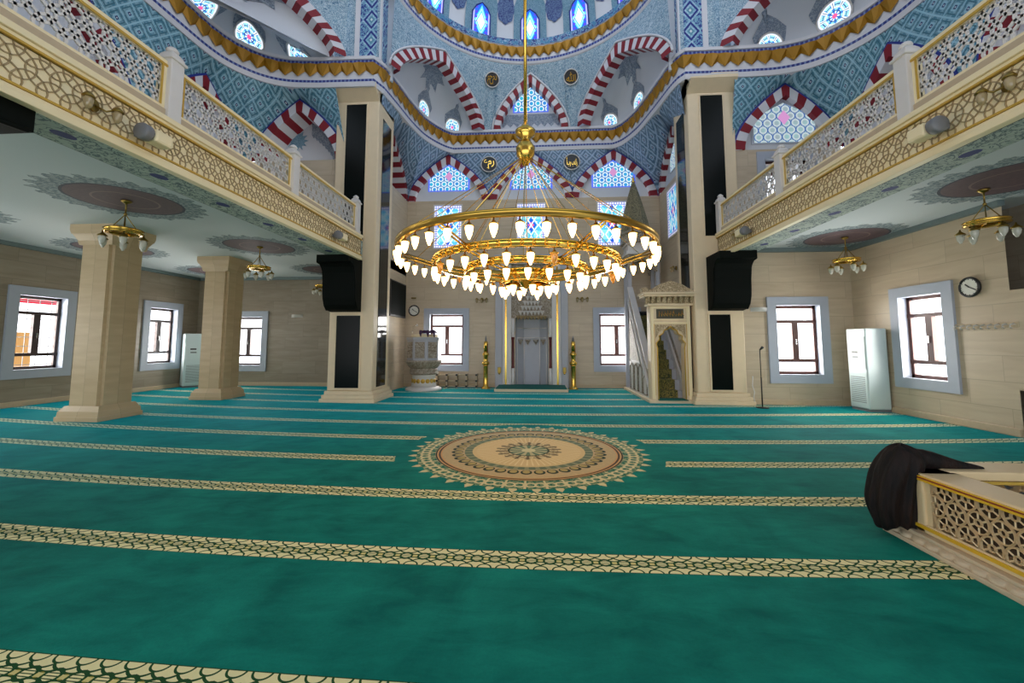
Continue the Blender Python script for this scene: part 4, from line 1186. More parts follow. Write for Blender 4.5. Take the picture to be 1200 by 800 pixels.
c1 = column((-9.45, 8.38, 0), 'square beige marble column nearest us under the left gallery')
dup(c1, (-9.44, 11.62, 0), 'square beige marble column farther back under the left gallery, hiding part of a window')

# ------------------------------------------------------------------ gallery balustrades
def lattice(mb, fn, u0, u1, v0, v1, p, r, w, d0, d1, inner=None, mi=0, seg=14):
    row = 0; v = v0+p*0.25
    while v < v1+p*0.3:
        u = u0+(p/2 if row % 2 else 0)
        while u < u1+p*0.4:
            mb.annulus(fn, u, v, r-w, r, d0, d1, seg, mi, (u0, u1, v0, v1))
            if inner: mb.annulus(fn, u, v, inner-w*0.9, inner, d0, d1, max(8, seg-4), mi, (u0, u1, v0, v1))
            u += p
        v += p*0.866; row += 1
def balustrade(s, x, y0, y1, posts, label):
    loc = (x, (y0+y1)/2, 4.42)
    t = thing('gallery_balustrade', label, 'balustrade', loc)
    X = lambda d: x-s*d            # d towards the hall
    def bx(mb, d0, d1, a, b, z0, z1, mi=0): mb.box(*sorted((X(d0), X(d1))), a, b, z0, z1, mi)
    mb = MB(); bx(mb, -0.1, 0.0, y0, y1, 3.88, 4.5); mb.build('fascia_board', 'creamp', t, loc)
    mb = MB(); bx(mb, -0.05, 0.05, y0, y1, 3.86, 3.93); bx(mb, -0.05, 0.035, y0, y1, 3.93, 3.975); mb.build('lower_moulding', 'creamp', t, loc, bevel=0.008)
    mb = MB(); bx(mb, -0.05, 0.04, y0, y1, 4.43, 4.47); bx(mb, -0.05, 0.07, y0, y1, 4.47, 4.54); mb.build('upper_moulding', 'creamp', t, loc, bevel=0.008)
    mb = MB(); bx(mb, 0, 0.045, y0, y1, 3.977, 4.0); bx(mb, 0, 0.045, y0, y1, 4.408, 4.43); mb.build('gold_fillet', 'goldp', t, loc)
    fn = lambda u, v, d: (X(d), u, v)
    mb = MB(); lattice(mb, fn, y0+0.02, y1-0.02, 4.005, 4.405, 0.20, 0.152, 0.012, 0.0, 0.012, None, 0, 16)
    mb.build('ring_relief', 'taupe', t, loc)
    mb = MB(); bx(mb, -0.12, 0.0, y0, y1, 4.5, 4.66); mb.build('base_rail', 'beigetile', t, loc, bevel=0.01)
    pw = 0.2
    for py in posts:
        mb = MB(); c = (X(-0.06), py)
        mb.box(c[0]-pw/2, c[0]+pw/2, py-pw/2, py+pw/2, 4.54, 5.44); mb.frust(c, pw+0.05, pw+0.05, pw+0.05, pw+0.05, 5.36, 5.4); mb.frust(c, pw, pw, pw*0.6, pw*0.6, 5.44, 5.5)
        mb.lathe([(0.06, 5.5), (0.08, 5.53), (0.05, 5.57), (0.0, 5.6)], (c[0], c[1], 0), 10)
        mb.build('post', 'stonew', t, loc, bevel=0.012)
    edges = sorted(posts)
    if edges[0]-y0 > 0.5: edges = [y0]+edges
    if y1-edges[-1] > 0.5: edges = edges+[y1]
    for a, b in zip(edges[:-1], edges[1:]):
        a2, b2 = a+pw/2, b-pw/2
        fr = MB()
        for u0, u1, v0, v1 in ((a2, b2, 5.24, 5.32), (a2, b2, 4.66, 4.70), (a2, a2+0.06, 4.70, 5.24), (b2-0.06, b2, 4.70, 5.24)):
            bx(fr, -0.10, -0.02, u0, u1, v0, v1, 0)
        f = fr.build('panel_frame', 'creamp', t, loc)
        g = MB()
        bx(g, -0.02, -0.005, a2, b2, 5.235, 5.265); bx(g, -0.02, -0.01, a2+0.05, a2+0.075, 4.70, 5.24); bx(g, -0.02, -0.01, b2-0.075, b2-0.05, 4.70, 5.24)
        h = g.build('gold_fillet', 'goldp', f, loc)
        mb = MB(); lattice(mb, fn, a2+0.06, b2-0.06, 4.70, 5.24, 0.21, 0.158, 0.030, -0.07, -0.05, None, 0, 16)
        mb.build('pierced_panel', 'stonew', t, loc)
    return t
balustrade(-1, -4.87, 0.6, 10.74, [2.16, 4.92, 7.66, 10.5], 'white pierced balustrade with cream ring patterned fascia along the left gallery')
balustrade(1, 4.82, 0.6, 11.2, [2.6, 5.47, 8.3, 11.08], 'white pierced balustrade with cream ring patterned fascia along the right gallery')

# ------------------------------------------------------------------ big ring chandelier
CC = Vector((-0.2, 6.2))
ch = thing('ring_chandelier', 'huge brass chandelier of concentric rings with glowing lamps over the carpet medallion', 'chandelier', (CC.x, CC.y, 2.3))
ch_loc = (CC.x, CC.y, 2.3)
def zr(z): return z-2.3
rings = [(1.91, 3.0, 0.085, 42, 'outer'), (1.38, 2.80, 0.10, 30, 'middle'), (0.915, 2.70, 0.10, 20, 'inner')]
lampcap = MB(); lampcap.lathe([(0.0, 0.0), (0.008, 0.0), (0.008, -0.03), (0.018, -0.035), (0.03, -0.055), (0.055, -0.068), (0.055, -0.075), (0.0, -0.075)], n=12)
lampmesh = lampcap.mesh('lamp', ['gold'])
bulb = MB(); bulb.lathe([(0.04, -0.072), (0.046, -0.09), (0.043, -0.125), (0.032, -0.17), (0.02, -0.195), (0.016, -0.21), (0.008, -0.222), (0.0, -0.224)], n=12)
bulbmesh = bulb.mesh('bulb', ['bulb'])
bulboff = bulb.mesh('unlit_bulb', ['amber'])
lamps = 0
random.seed(11)
for R, z, hgt, n, nm in rings:
    mb = MB(); N = 96; z0, z1 = zr(z-hgt/2), zr(z+hgt/2)
    prof = [(R-0.02, z0), (R+0.025, z0), (R+0.03, z0+0.012), (R+0.018, z0+0.02), (R+0.018, z1-0.02), (R+0.03, z1-0.012), (R+0.025, z1), (R-0.02, z1), (R-0.02, z0)]
    mb.lathe(prof, n=N, cap=False)
    if nm != 'outer':
        for k in range(n*2):
            a = 2*PI*k/(n*2); c = (R+0.022)*math.cos(a), (R+0.022)*math.sin(a)
            mb.lathe([(0.0, -0.03), (0.022, -0.015), (0.022, 0.015), (0.0, 0.03)], (c[0], c[1], (z0+z1)/2), 6)
    mb.build(nm+'_ring', 'gold' if nm != 'outer' else 'brass_unlit', ch)
    off = {'outer': -PI/2, 'middle': -PI/2+PI/30*0.7, 'inner': -PI/2+PI/20*0.4}[nm]
    for k in range(n):
        a = off+2*PI*k/n
        o = bpy.data.objects.new('lamp', lampmesh); C.objects.link(o); o.parent = ch; o.location = (R*math.cos(a), R*math.sin(a), z0)
        un = random.random() < 0.08
        q = bpy.data.objects.new('bulb', bulboff if un else bulbmesh); C.objects.link(q); q.parent = o
        if un: q['label'] = 'unlit amber glass bulb'
        lamps += 1
mb = MB(); r0 = 0.34
prof = [(r0-0.03, zr(2.50)), (r0+0.02, zr(2.50)), (r0+0.03, zr(2.53)), (r0, zr(2.55)), (r0, zr(2.66)), (r0+0.03, zr(2.68)), (r0+0.02, zr(2.70)), (r0-0.03, zr(2.70)), (r0-0.03, zr(2.5))]
mb.lathe(prof, n=40, cap=False)
for k in range(24):
    a = 2*PI*k/24
    for zq in (2.58, 2.635): mb.lathe([(0.0, -0.014), (0.016, 0), (0.0, 0.014)], ((r0+0.008)*math.cos(a), (r0+0.008)*math.sin(a), zr(zq)), 6)
mb.lathe([(0.0, zr(2.42)), (0.05, zr(2.45)), (0.10, zr(2.52)), (0.2, zr(2.56)), (r0-0.03, zr(2.58))], n=24)
mb.build('centre_basket', 'gold', ch)
for k in range(8):
    a = 2*PI*k/8+0.3
    o = bpy.data.objects.new('lamp', lampmesh); C.objects.link(o); o.parent = ch; o.location = (0.37*math.cos(a), 0.37*math.sin(a), zr(2.51))
    q = bpy.data.objects.new('bulb', bulbmesh); C.objects.link(q); q.parent = o
for k in range(6):
    mb = MB(); a = PI/2+PI/6+PI/3*k
    d = lambda R: (R*math.cos(a), R*math.sin(a))
    for (Ra, za), (Rb, zb) in (((1.90, 2.97), (1.39, 2.80)), ((1.37, 2.78), (0.92, 2.70)), ((0.9, 2.68), (0.34, 2.62))):
        for e in (-0.025, 0.025):
            mb.tube([(*d(Ra), zr(za+e)), (*d(Rb), zr(zb+e))], 0.012, 6)
    mb.build('spoke', 'gold', ch)
mb = MB()
for R, z, n, r in ((1.91, 3.04, 12, 0.006), (1.38, 2.85, 6, 0.005), (0.915, 2.75, 6, 0.005)):
    for k in range(n):
        a = 2*PI*(k+0.5)/n
        mb.tube([(0.05*math.cos(a), 0.05*math.sin(a), zr(4.5)), (R*math.cos(a), R*math.sin(a), zr(z))], r, 5)
mb.build('hanging_wires', 'gold', ch)
mb = MB(); mb.lathe([(0.0, zr(4.36)), (0.05, zr(4.38)), (0.08, zr(4.46)), (0.14, zr(4.53)), (0.15, zr(4.65)), (0.09, zr(4.75)), (0.06, zr(4.79)), (0.15, zr(4.86)), (0.16, zr(4.93)), (0.07, zr(5.0)), (0.035, zr(5.06)), (0.0, zr(5.08))], n=20)
mb.build('hub', 'gold', ch)
mb = MB(); mb.tube([(0, 0, zr(5.0)), (0, 0, zr(14.5))], 0.028, 10); mb.build('hanging_rod', 'gold', ch)

# ------------------------------------------------------------------ small gallery chandeliers
def small_chandelier(loc, label):
    t = thing('gallery_chandelier', label, 'chandelier', loc)         # origin at the ceiling
    mb = MB(); mb.lathe([(0.07, 0.0), (0.08, -0.02), (0.04, -0.05), (0.012, -0.06), (0.012, -0.22), (0.03, -0.25), (0.0, -0.28)], n=14); mb.build('ceiling_rose', 'golddark', t)
    mb = MB()
    for k in range(4):
        a = PI/4+PI/2*k; mb.tube([(0, 0, -0.25), (0.2*math.cos(a), 0.2*math.sin(a), -0.56)], 0.008, 5)
    mb.build('chains', 'golddark', t)
    mb = MB(); prof = [(0.2, -0.60), (0.26, -0.60), (0.28, -0.585), (0.26, -0.57), (0.26, -0.55), (0.28, -0.535), (0.26, -0.52), (0.2, -0.52), (0.2, -0.60)]
    mb.lathe(prof, n=32, cap=False)
    for k in range(6):
        a = 2*PI*k/6; mb.tube([(0, 0, -0.56), (0.24*math.cos(a), 0.24*math.sin(a), -0.56)], 0.012, 5)
    mb.build('ring', 'gold', t)
    for k in range(6):
        a = 2*PI*k/6+0.3; x, y = 0.30*math.cos(a), 0.30*math.sin(a)
        mb = MB(); mb.lathe([(0.0, -0.62), (0.012, -0.62), (0.014, -0.65), (0.07, -0.70), (0.07, -0.71), (0.0, -0.71)], (x, y, 0), 12)
        l = mb.build('lamp', 'golddark', t)
        mb = MB(); mb.lathe([(0.045, -0.708), (0.055, -0.74), (0.045, -0.80), (0.025, -0.83), (0.02, -0.85), (0.0, -0.855)], (x, y, 0), 12)
        mb.build('bulb', 'frost', l)
    return t
sc1 = small_chandelier((-7.3, 6.62, 4.12), 'small brass chandelier in front of the nearest square column')
dup(sc1, (-7.3, 10.12, 4.12), 'small brass chandelier in front of the farther square column')
dup(sc1, (-7.45, 13.6, 4.12), 'small brass chandelier mostly hidden behind the black bracket of the left pier')
dup(sc1, (7.3, 10.12, 4.12), 'small brass chandelier over the window under the right gallery')
dup(sc1, (7.3, 7.05, 4.12), 'small brass chandelier nearest us under the right gallery, above the wall clock')

# ------------------------------------------------------------------ lamps and speakers on the gallery fascias
def sconce(loc, s, label, n=2, sep=0.12, size=1.0, axis='y'):
    """axis: direction along the wall; s: direction away from the wall"""
    t = thing('wall_sconce', label, 'wall lamp', loc)
    P = (lambda a, o, z: (s*o, a, z)) if axis == 'y' else (lambda a, o, z: (a, s*o, z))
    mb = MB(); mb.prism([(0.05*math.cos(2*PI*k/12), 0.07*math.sin(2*PI*k/12)) for k in range(12)], lambda x, y, d: P(x*size, d*size, y*size), 0.0, 0.025); mb.build('back_plate', 'golddark', t)
    for k in range(n):
        a = (k-(n-1)/2)*sep
        mb = MB(); mb.tube([P(0, 0.02, 0), P(a*0.5, 0.08*size, -0.03), P(a, 0.13*size, 0.03), P(a, 0.13*size, 0.055*size)], 0.01*size, 6)
        q = P(a, 0.13*size, 0)
        mb.lathe([(0.0, 0.055), (0.02, 0.055), (0.055, 0.01), (0.055, 0.0), (0.0, 0.0)], q, 12)
        arm = mb.build('arm', 'golddark', t)
        mb = MB(); mb.lathe([(0.035, 0.0), (0.045, -0.03), (0.036, -0.09), (0.016, -0.125), (0.0, -0.13)], q, 12); mb.build('bulb', 'smoky', arm)
    return t
def speaker(loc, s, label):
    t = thing('fascia_speaker', label, 'speaker', loc)
    mb = MB(); mb.box(-0.09, 0.09, 0.02, 0.26, -0.08, 0.08); mb.build('cabinet', 'creamp', t, bevel=0.03)
    mb = MB(); mb.lathe([(0.07, 0.02), (0.095, 0.0), (0.1, -0.08), (0.085, -0.1), (0.0, -0.1)], (0, 0.0, 0), 18, axis='y'); mb.build('horn', 'gray', t)
    mb = MB(); mb.box(*sorted((-s*0.06, -s*0.16)), -0.02, 0.12, -0.03, 0.03); mb.build('bracket', 'gray', t)
    return t
sconce((-4.84, 3.95, 4.18), 1, 'two armed wall lamp on the left gallery fascia, nearest us', 2, 0.3, 1.0)
speaker((-4.67, 4.42, 4.10), 1, 'cream horn speaker on the left gallery fascia beside the near wall lamp')
sconce((-4.84, 9.55, 4.18), 1, 'two armed wall lamp at the far end of the left gallery fascia', 2, 0.2, 0.9)
speaker((-4.67, 9.15, 4.12), 1, 'cream horn speaker at the far end of the left gallery fascia')
sconce((4.79, 4.30, 4.22), -1, 'two armed wall lamp on the right gallery fascia at the picture edge', 2, 0.26, 1.0)
speaker((4.62, 4.92, 4.12), -1, 'cream horn speaker on the right gallery fascia, nearest us')
sconce((4.79, 9.9, 4.18), -1, 'two armed wall lamp at the far end of the right gallery fascia', 2, 0.2, 0.9)
speaker((4.62, 9.4, 4.12), -1, 'cream horn speaker at the far end of the right gallery fascia')
sconce((-2.10, 14.97, 3.20), -1, 'brass three armed wall lamp left of the mihrab', 3, 0.18, 1.1, 'x')
sconce((1.56, 14.97, 3.20), -1, 'brass three armed wall lamp right of the mihrab', 3, 0.18, 1.1, 'x')
sconce((AR-0.02, 13.3, 4.0), -1, 'brass wall lamp on the side wall above the minbar portal', 2, 0.18, 1.0)

# ------------------------------------------------------------------ mihrab
ml = (X0, YB, 0)
mh = thing('mihrab', 'tall grey stone prayer niche with gilded lines in the centre of the qibla wall', 'prayer niche', ml)
def mbox(name, mat, *boxes, bevel=0.0, parent=None):
    mb = MB()
    for b in boxes: mb.box(*b)
    return mb.build(name, mat, parent or mh, ml, bevel=bevel)
for s in (-1, 1):
    q = lambda a, b: tuple(sorted((X0+s*a, X0+s*b)))
    mbox('pilaster', 'greystone', (*q(1.06, 1.32), YB-0.16, YB, 0, 4.75), bevel=0.02)
    mbox('inner_strip', 'stonew', (*q(0.74, 1.06), YB-0.10, YB, 0, 4.5), bevel=0.01)
    mbox('gold_bar', 'gold', (*q(0.905, 0.965), YB-0.13, YB-0.10, 0.1, 4.4))
    mb = MB(); c = (X0+s*0.68, YB-0.04, 0)
    mb.lathe([(0.05, 0.7), (0.06, 0.74), (0.045, 0.78), (0.045, 1.72), (0.06, 1.76), (0.05, 1.82)], c, 12); mb.build('dark_red_column', 'darkred', mh, ml)
    mb = MB(); mb.lathe([(0.065, 0), (0.065, 0.5), (0.05, 0.52), (0.06, 0.62), (0.05, 0.70)], c, 12); mb.build('column_base', 'stonew', mh, ml); mb = MB(); mb.lathe([(0.05, 1.82), (0.065, 1.88), (0.05, 1.95), (0.065, 2.05), (0.065, 2.5)], c, 12)
    mb.build('column_capital', 'stonew', mh, ml)
mbox('cornice', 'greystone', (X0-1.36, X0+1.36, YB-0.2, YB, 4.75, 4.85), (X0-1.32, X0+1.32, YB-0.17, YB, 4.5, 4.75), bevel=0.02)
mb = MB(); mb.box(X0-0.74, X0+0.74, YB-0.05, YB, 2.5, 4.5)
mb.build('carved_field', 'carved', mh, ml)
# polygonal niche
mb = MB(); a = [(-0.599, 0.0), (-0.55, 0.22), (-0.30, 0.5), (0.30, 0.5), (0.55, 0.22), (0.599, 0.0)]
for i in range(5):
    p, q = a[i], a[i+1]
    mb.quad((X0+p[0], YB+p[1], 0.0), (X0+q[0], YB+q[1], 0.0), (X0+q[0], YB+q[1], 2.5), (X0+p[0], YB+p[1], 2.5))
mb.add([(X0+x, YB+y, 2.5) for x, y in a], [(0, 1, 2, 3, 4, 5)])
mb.box(X0-0.7, X0+0.7, YB+0.52, YB+0.56, 0, 2.6).box(X0-0.7, X0-0.6, YB+0.02, YB+0.56, 0, 2.6).box(X0+0.6, X0+0.7, YB+0.02, YB+0.56, 0, 2.6)
mb.build('niche_wall', 'greystone', mh, ml)
mb = MB()
for i in range(1, 4):
    p, q = a[i], a[i+1]
    for z in (1.80, 2.16): mb.tube([(X0+p[0], YB+p[1]-0.01, z), (X0+q[0], YB+q[1]-0.01, z)], 0.022, 6)
for i in range(1, 5): mb.tube([(X0+a[i][0]*0.98, YB+a[i][1]-0.015, 0.1), (X0+a[i][0]*0.98, YB+a[i][1]-0.015, 1.8)], 0.02, 6)
mb.build('niche_moulding', 'stonew', mh, ml)
mb = MB()
for i in range(1, 4):
    p, q = Vector(a[i]), Vector(a[i+1])
    for t in ((0.25, 0.75) if i == 2 else (0.5,)):
        c = p.lerp(q, t); mb.lathe([(0.0, 1.52), (0.03, 1.58), (0.10, 1.70), (0.10, 1.74), (0, 1.74)], (X0+c.x, YB+c.y-0.04, 0), 8)
mb.build('drop_ornament', 'carved', mh, ml)
# stalactite hood
for row, (w, z, n, cup) in enumerate(((1.10, 2.42, 9, 0.15), (0.92, 2.60, 7, 0.15), (0.76, 2.78, 6, 0.15), (0.60, 2.96, 5, 0.15), (0.42, 3.14, 3, 0.15), (0.24, 3.32, 2, 0.15))):
    mb = MB()
    for k in range(n):
        x = X0-w/2+w*(k+0.5)/n; h = w/n*0.5
        yy = YB-0.05-0.03*(6-row)*0.6
        mb.add([(x-h, yy, z+cup), (x+h, yy, z+cup), (x, yy-0.02, z), (x-h, YB+0.02, z+cup), (x+h, YB+0.02, z+cup), (x, yy-0.05, z+cup)], [(0, 5, 2), (5, 1, 2), (0, 2, 3), (1, 4, 2), (0, 3, 4, 1)])
    mb.box(X0-w/2-0.02, X0+w/2+0.02, YB-0.12, YB, z+cup, z+cup+0.025)
    mb.build('stalactite_row', 'stonew' if row else 'taupe', mh, ml)
# platform in front of it
pl = thing('mihrab_platform', 'low green carpeted step in front of the mihrab', 'platform', (X0, 14.3, 0))
MB().box(-1.22, 1.22, -0.68, 0.68, 0, 0.09).build('stone_edge', 'cream', pl, bevel=0.01)
MB().box(-1.18, 1.18, -0.64, 0.68, 0.09, 0.12).build('carpet_top', 'carpetplain', pl, bevel=0.008)

# tall gilded candlesticks
def candlestick(loc, label):
    t = thing('candlestick', label, 'candlestick', loc)
    mb = MB(); mb.lathe([(0.16, 0.0), (0.16, 0.03), (0.11, 0.06), (0.085, 0.12), (0.085, 0.80), (0.10, 0.82)], n=20); mb.build('base', 'gold', t)
    mb = MB(); mb.lathe([(0.085, 0.82), (0.135, 0.86), (0.135, 0.92), (0.085, 0.96), (0.08, 1.0), (0.085, 1.14), (0.12, 1.18), (0.12, 1.22), (0.085, 1.27), (0.07, 1.30)], n=20); mb.build('collar', 'gold', t)
    mb = MB(); mb.lathe([(0.075, 1.28), (0.075, 1.60), (0.06, 1.66), (0.0, 1.67)], n=16); mb.build('candle', 'gold', t)
    mb = MB(); mb.lathe([(0.035, 1.65), (0.03, 1.76), (0.008, 1.86), (0.0, 1.87)], n=10); mb.build('tip', 'gray', t)
    mb = MB(); mb.box(0.05, 0.078, -0.03, 0.03, 1.22, 1.58); mb.build('red_ribbon', 'redline', t)
    return t
k1 = candlestick((-1.91, 14.62, 0), 'tall gilded candlestick standing left of the mihrab')
dup(k1, (1.19, 14.62, 0), 'tall gilded candlestick standing right of the mihrab')
def socket(loc, label):
    t = thing('mounted_box', label, 'wall box', loc)
    MB().box(-0.06, 0.06, -0.06, 0.0, -0.14, 0.06).build('body', 'golddark', t, bevel=0.01)
    mb = MB(); mb.lathe([(0.0, -0.2), (0.03, -0.19), (0.035, -0.15), (0.02, -0.12)], (0, -0.05, 0), 10); mb.build('bell', 'gold', t)
socket((-1.44, 14.84, 0.68), 'small brass fitting on the left mihrab pilaster')
socket((0.89, 14.84, 0.68), 'small brass fitting on the right mihrab pilaster')

# ------------------------------------------------------------------ preaching pulpit
kl = (-4.0, 14.12, 0)
ku = thing('preaching_pulpit', 'white carved stone pulpit shaped like a goblet below the left window', 'pulpit', kl)
def oct_(prof, name, mat, n=8, smooth=False):
    mb = MB(); mb.lathe(prof, n=n, rot=PI/8, smooth=smooth); return mb.build(name, mat, ku)
oct_([(0.62, 0), (0.62, 0.05), (0.56, 0.09), (0.44, 0.12)], 'base', 'stonew', 24, True)
oct_([(0.43, 0.12), (0.41, 0.3), (0.39, 0.48), (0.42, 0.52)], 'stem', 'stonew', 16, True)
mb = MB()
for k in range(8):
    a = -PI/2+(k-3.5)*PI/8; mb.lathe([(0.075, 0), (0.075, 0.02), (0.0, 0.03)], (0, 0, 0), 14)
    v = mb.v; n = 14*3
    st = len(v)-n
    for i in range(st, len(v)):
        x, y, z = v[i]; r = 0.395+z
        v[i] = (r*math.cos(a)-x*math.sin(a), r*math.sin(a)+x*math.cos(a), 0.32+y)
mb.build('gold_roundels', 'goldp', ku)
oct_([(0.42, 0.52), (0.50, 0.58), (0.47, 0.62), (0.47, 0.70), (0.45, 0.74)], 'lower_moulding', 'carved', 16)
oct_([(0.45, 0.74), (0.52, 0.80), (0.60, 0.92), (0.62, 0.98), (0.60, 1.02)], 'upper_moulding', 'carved', 16)
oct_([(0.58, 1.02), (0.58, 1.70), (0.61, 1.72), (0.61, 1.80), (0.0, 1.80)], 'body', 'greystone')
mb = MB()
for k in range(3):
    a = -PI/2+(k-1)*PI/4; c, s = math.cos(a), math.sin(a); R = 0.545
    mb.prism([(-0.16, 1.1), (0.16, 1.1), (0.16, 1.64), (-0.16, 1.64)], lambda x, z, d: ((R+d)*c-x*s, (R+d)*s+x*c, z), -0.02, 0.02)
mb.build('carved_panel', 'carved', ku)
oct_([(0.46, 1.80), (0.46, 1.9), (0.0, 1.92)], 'seat_cushion', 'creamp', 16, True)
t = thing('gooseneck_microphone', 'silver gooseneck microphone on top of the stone pulpit', 'microphone', (-4.36, 13.95, 1.81))
mb = MB(); mb.lathe([(0.06, 0), (0.05, 0.03), (0.0, 0.035)], n=12); mb.build('foot', 'silver', t)
mb = MB(); mb.tube([(0, 0, 0.02), (-0.04, 0, 0.2), (0.0, -0.02, 0.36), (0.12, -0.05, 0.40)], 0.012, 6); mb.build('neck', 'silver', t)
mb = MB(); mb.lathe([(0.0, -0.05), (0.03, -0.03), (0.03, 0.03), (0.0, 0.05)], (0.15, -0.05, 0.41), 10); mb.build('head', 'stonew', t)
mb = MB(); mb.grid(lambda u, v: Vector((-0.3+0.6*u, -0.24+0.4*v, 0.02+0.13*math.sin(u*PI)*math.sin(v*PI)*(1+0.5*math.sin(7*u+3*v)))), 20, 14)
for k in (0.1, 0.5, 0.85): mb.tube([(-0.3+0.6*k, -0.2, 0.08), (-0.28+0.62*k, -0.3, 0.0), (-0.26+0.62*k, -0.33, -0.10-0.03*k)], [0.05, 0.045, 0.02], 8)
o = mb.build('folded_cloth', 'purple', None, (0, 0, 0)); o.location = (-3.78, 13.9, 1.93)
tag(o, 'dark purple cloth lying on the stone pulpit', 'cloth')

# low rack right of the pulpit
rk = thing('low_rack', 'low tan rack with black joints under the left qibla window', 'rack', (-2.98, 14.84, 0))
for x in (-0.72, -0.36, 0.0, 0.36, 0.72):
    mb = MB(); mb.box(x-0.02, x+0.02, -0.12, 0.12, 0, 0.5); p = mb.build('upright', 'beigetile', rk)
    mb = MB()
    for z in (0.06, 0.25, 0.46): mb.box(x-0.035, x+0.035, -0.14, 0.14, z-0.03, z+0.03)
    mb.build('black_joint', 'black', p)
for z in (0.06, 0.25, 0.46): MB().box(-0.76, 0.76, -0.11, 0.11, z-0.015, z+0.015).build('shelf', 'beigetile', rk)

# clocks
def clock(loc, n, R, label):
    t = thing('wall_clock', label, 'clock', loc)
    n = Vector(n); r = Vector((0, 0, 1)).cross(n).normalized(); u = Vector((0, 0, 1))
    fn = lambda x, y, d: r*x+u*y+n*d
    pts = [(R*math.cos(2*PI*k/36), R*math.sin(2*PI*k/36)) for k in range(36)]
    MB().prism(pts, fn, 0.0, 0.03).build('case', 'black', t)
    mb = MB(); mb.tube([fn(x*0.95, y*0.95, 0.035) for x, y in pts], 0.022, 8, closed=True); mb.build('rim', 'black', t)
    MB().prism([(x*0.9, y*0.9) for x, y in pts], fn, 0.03, 0.036).build('face', 'clockface', t)
    mb = MB()
    for k in range(12):
        a = 2*PI*k/12; c, s = math.cos(a), math.sin(a); mb.prism([(c*R*0.74-s*0.006, s*R*0.74+c*0.006), (c*R*0.74+s*0.006, s*R*0.74-c*0.006), (c*R*0.84+s*0.006, s*R*0.84-c*0.006), (c*R*0.84-s*0.006, s*R*0.84+c*0.006)], fn, 0.036, 0.039)
    mb.build('hour_marking', 'black', t)
    for a, L, w, nm in ((2.4, 0.5, 0.012, 'hour_hand'), (-0.5, 0.72, 0.008, 'minute_hand')):
        c, s = math.cos(a), math.sin(a)
        MB().prism([(-s*w, c*w), (s*w, -c*w), (c*R*L+s*w, s*R*L-c*w), (c*R*L-s*w, s*R*L+c*w)], fn, 0.039, 0.043).build(nm, 'black', t)
clock((-4.66, 14.99, 2.81), (0, -1, 0), 0.2, 'round black rimmed wall clock left of the mihrab wall window')
clock((XR-0.01, 8.28, 2.66), (-1, 0, 0), 0.185, 'round black rimmed wall clock on the right wall above the hook rail')
mb = MB(); mb.box(-0.09, 0.09, -0.05, 0, -0.02, 0.03)
o = mb.build('wall_detector', 'golddark', None, (0, 0, 0), bevel=0.01); o.location = (-4.68, 14.99, 3.28); tag(o, 'small dark sensor on the wall above the left clock', 'sensor')

# televisions / dark screens
t = thing('wall_screen', 'black screen mounted on the side wall behind the left pier', 'screen', (AL, 13.85, 3.1))
MB().box(0.06, 0.14, -0.78, 0.78, -0.60, 0.62).build('cabinet', 'black', t, bevel=0.01)
MB().box(0.0, 0.06, -0.2, 0.2, -0.2, 0.2).build('mount', 'gray', t)
MB().box(0.14, 0.145, -0.74, 0.74, -0.54, 0.58).build('panel', 'blackstone', t)
t = thing('wall_screen', 'black screen half hidden between the minbar rail and portal', 'screen', (3.94, 14.97, 2.05))
MB().box(-0.42, 0.42, -0.12, -0.05, -0.72, 0.68).build('cabinet', 'black', t, bevel=0.01)
MB().box(-0.1, 0.1, -0.05, 0.02, -0.1, 0.1).build('mount', 'gray', t)
MB().box(-0.38, 0.38, -0.125, -0.12, -0.66, 0.62).build('panel', 'granite', t)

# ------------------------------------------------------------------ minbar
nl = (3.55, 11.5, 0)
mn_ = thing('minbar', 'carved cream stone minbar with an arched doorway, stairs and pointed spire beside the right pier', 'minbar', nl)
def part(mb, name, mat, bevel=0.0, parent=None): return mb.build(name, mat, parent or mn_, nl, bevel=bevel)
xa, xb, yf = 3.02, 4.10, 11.42
part(MB().box(xa-0.08, xb+0.04, yf-0.1, 14.75, 0, 0.08), 'plinth', 'cream', 0.01)
part(MB().box(xa+0.16, xb-0.16, yf-0.14, yf+0.3, 0.08, 0.1), 'green_mat', 'carpetplain')
# portal with lobed opening
half = [(0.36, 0.08), (0.36, 1.48), (0.39, 1.60), (0.30, 1.70), (0.31, 1.80), (0.20, 1.86), (0.17, 1.95), (0.07, 1.98), (0.0, 2.06)]
arch = half+[(-x, z) for x, z in reversed(half[:-1])]
cx = (xa+xb)/2
def portal_face(y, nrm):
    mb = MB(); L = [(cx+x, z) for x, z in arch]
    # strips left and right of the opening
    n = len(L); hw = (xb-xa)/2
    for i in range(n-1):
        p, q = L[i], L[i+1]
        ep = (cx+hw if p[0] > cx+1e-6 else cx-hw if p[0] < cx-1e-6 else cx, p[1]); eq = (cx+hw if q[0] > cx+1e-6 else cx-hw if q[0] < cx-1e-6 else cx, q[1])
        mb.quad((p[0], y, p[1]), (q[0], y, q[1]), (eq[0], y, eq[1]), (ep[0], y, ep[1]))
        mb.quad((p[0], y, p[1]), (q[0], y, q[1]), (q[0], y+0.3*nrm, q[1]), (p[0], y+0.3*nrm, p[1]))
    return mb
mb = portal_face(yf, 1)
mb.add([(xa, yf, 2.06), (xb, yf, 2.06), (xb, yf, 2.62), (xa, yf, 2.62)], [(0, 1, 2, 3)])
mb.add([(xa, yf, 1.98), (cx-0.07, yf, 1.98), (cx, yf, 2.06), (xa, yf, 2.06)], [(0, 1, 2, 3)]); mb.add([(xb, yf, 1.98), (cx+0.07, yf, 1.98), (cx, yf, 2.06), (xb, yf, 2.06)], [(0, 1, 2, 3)])
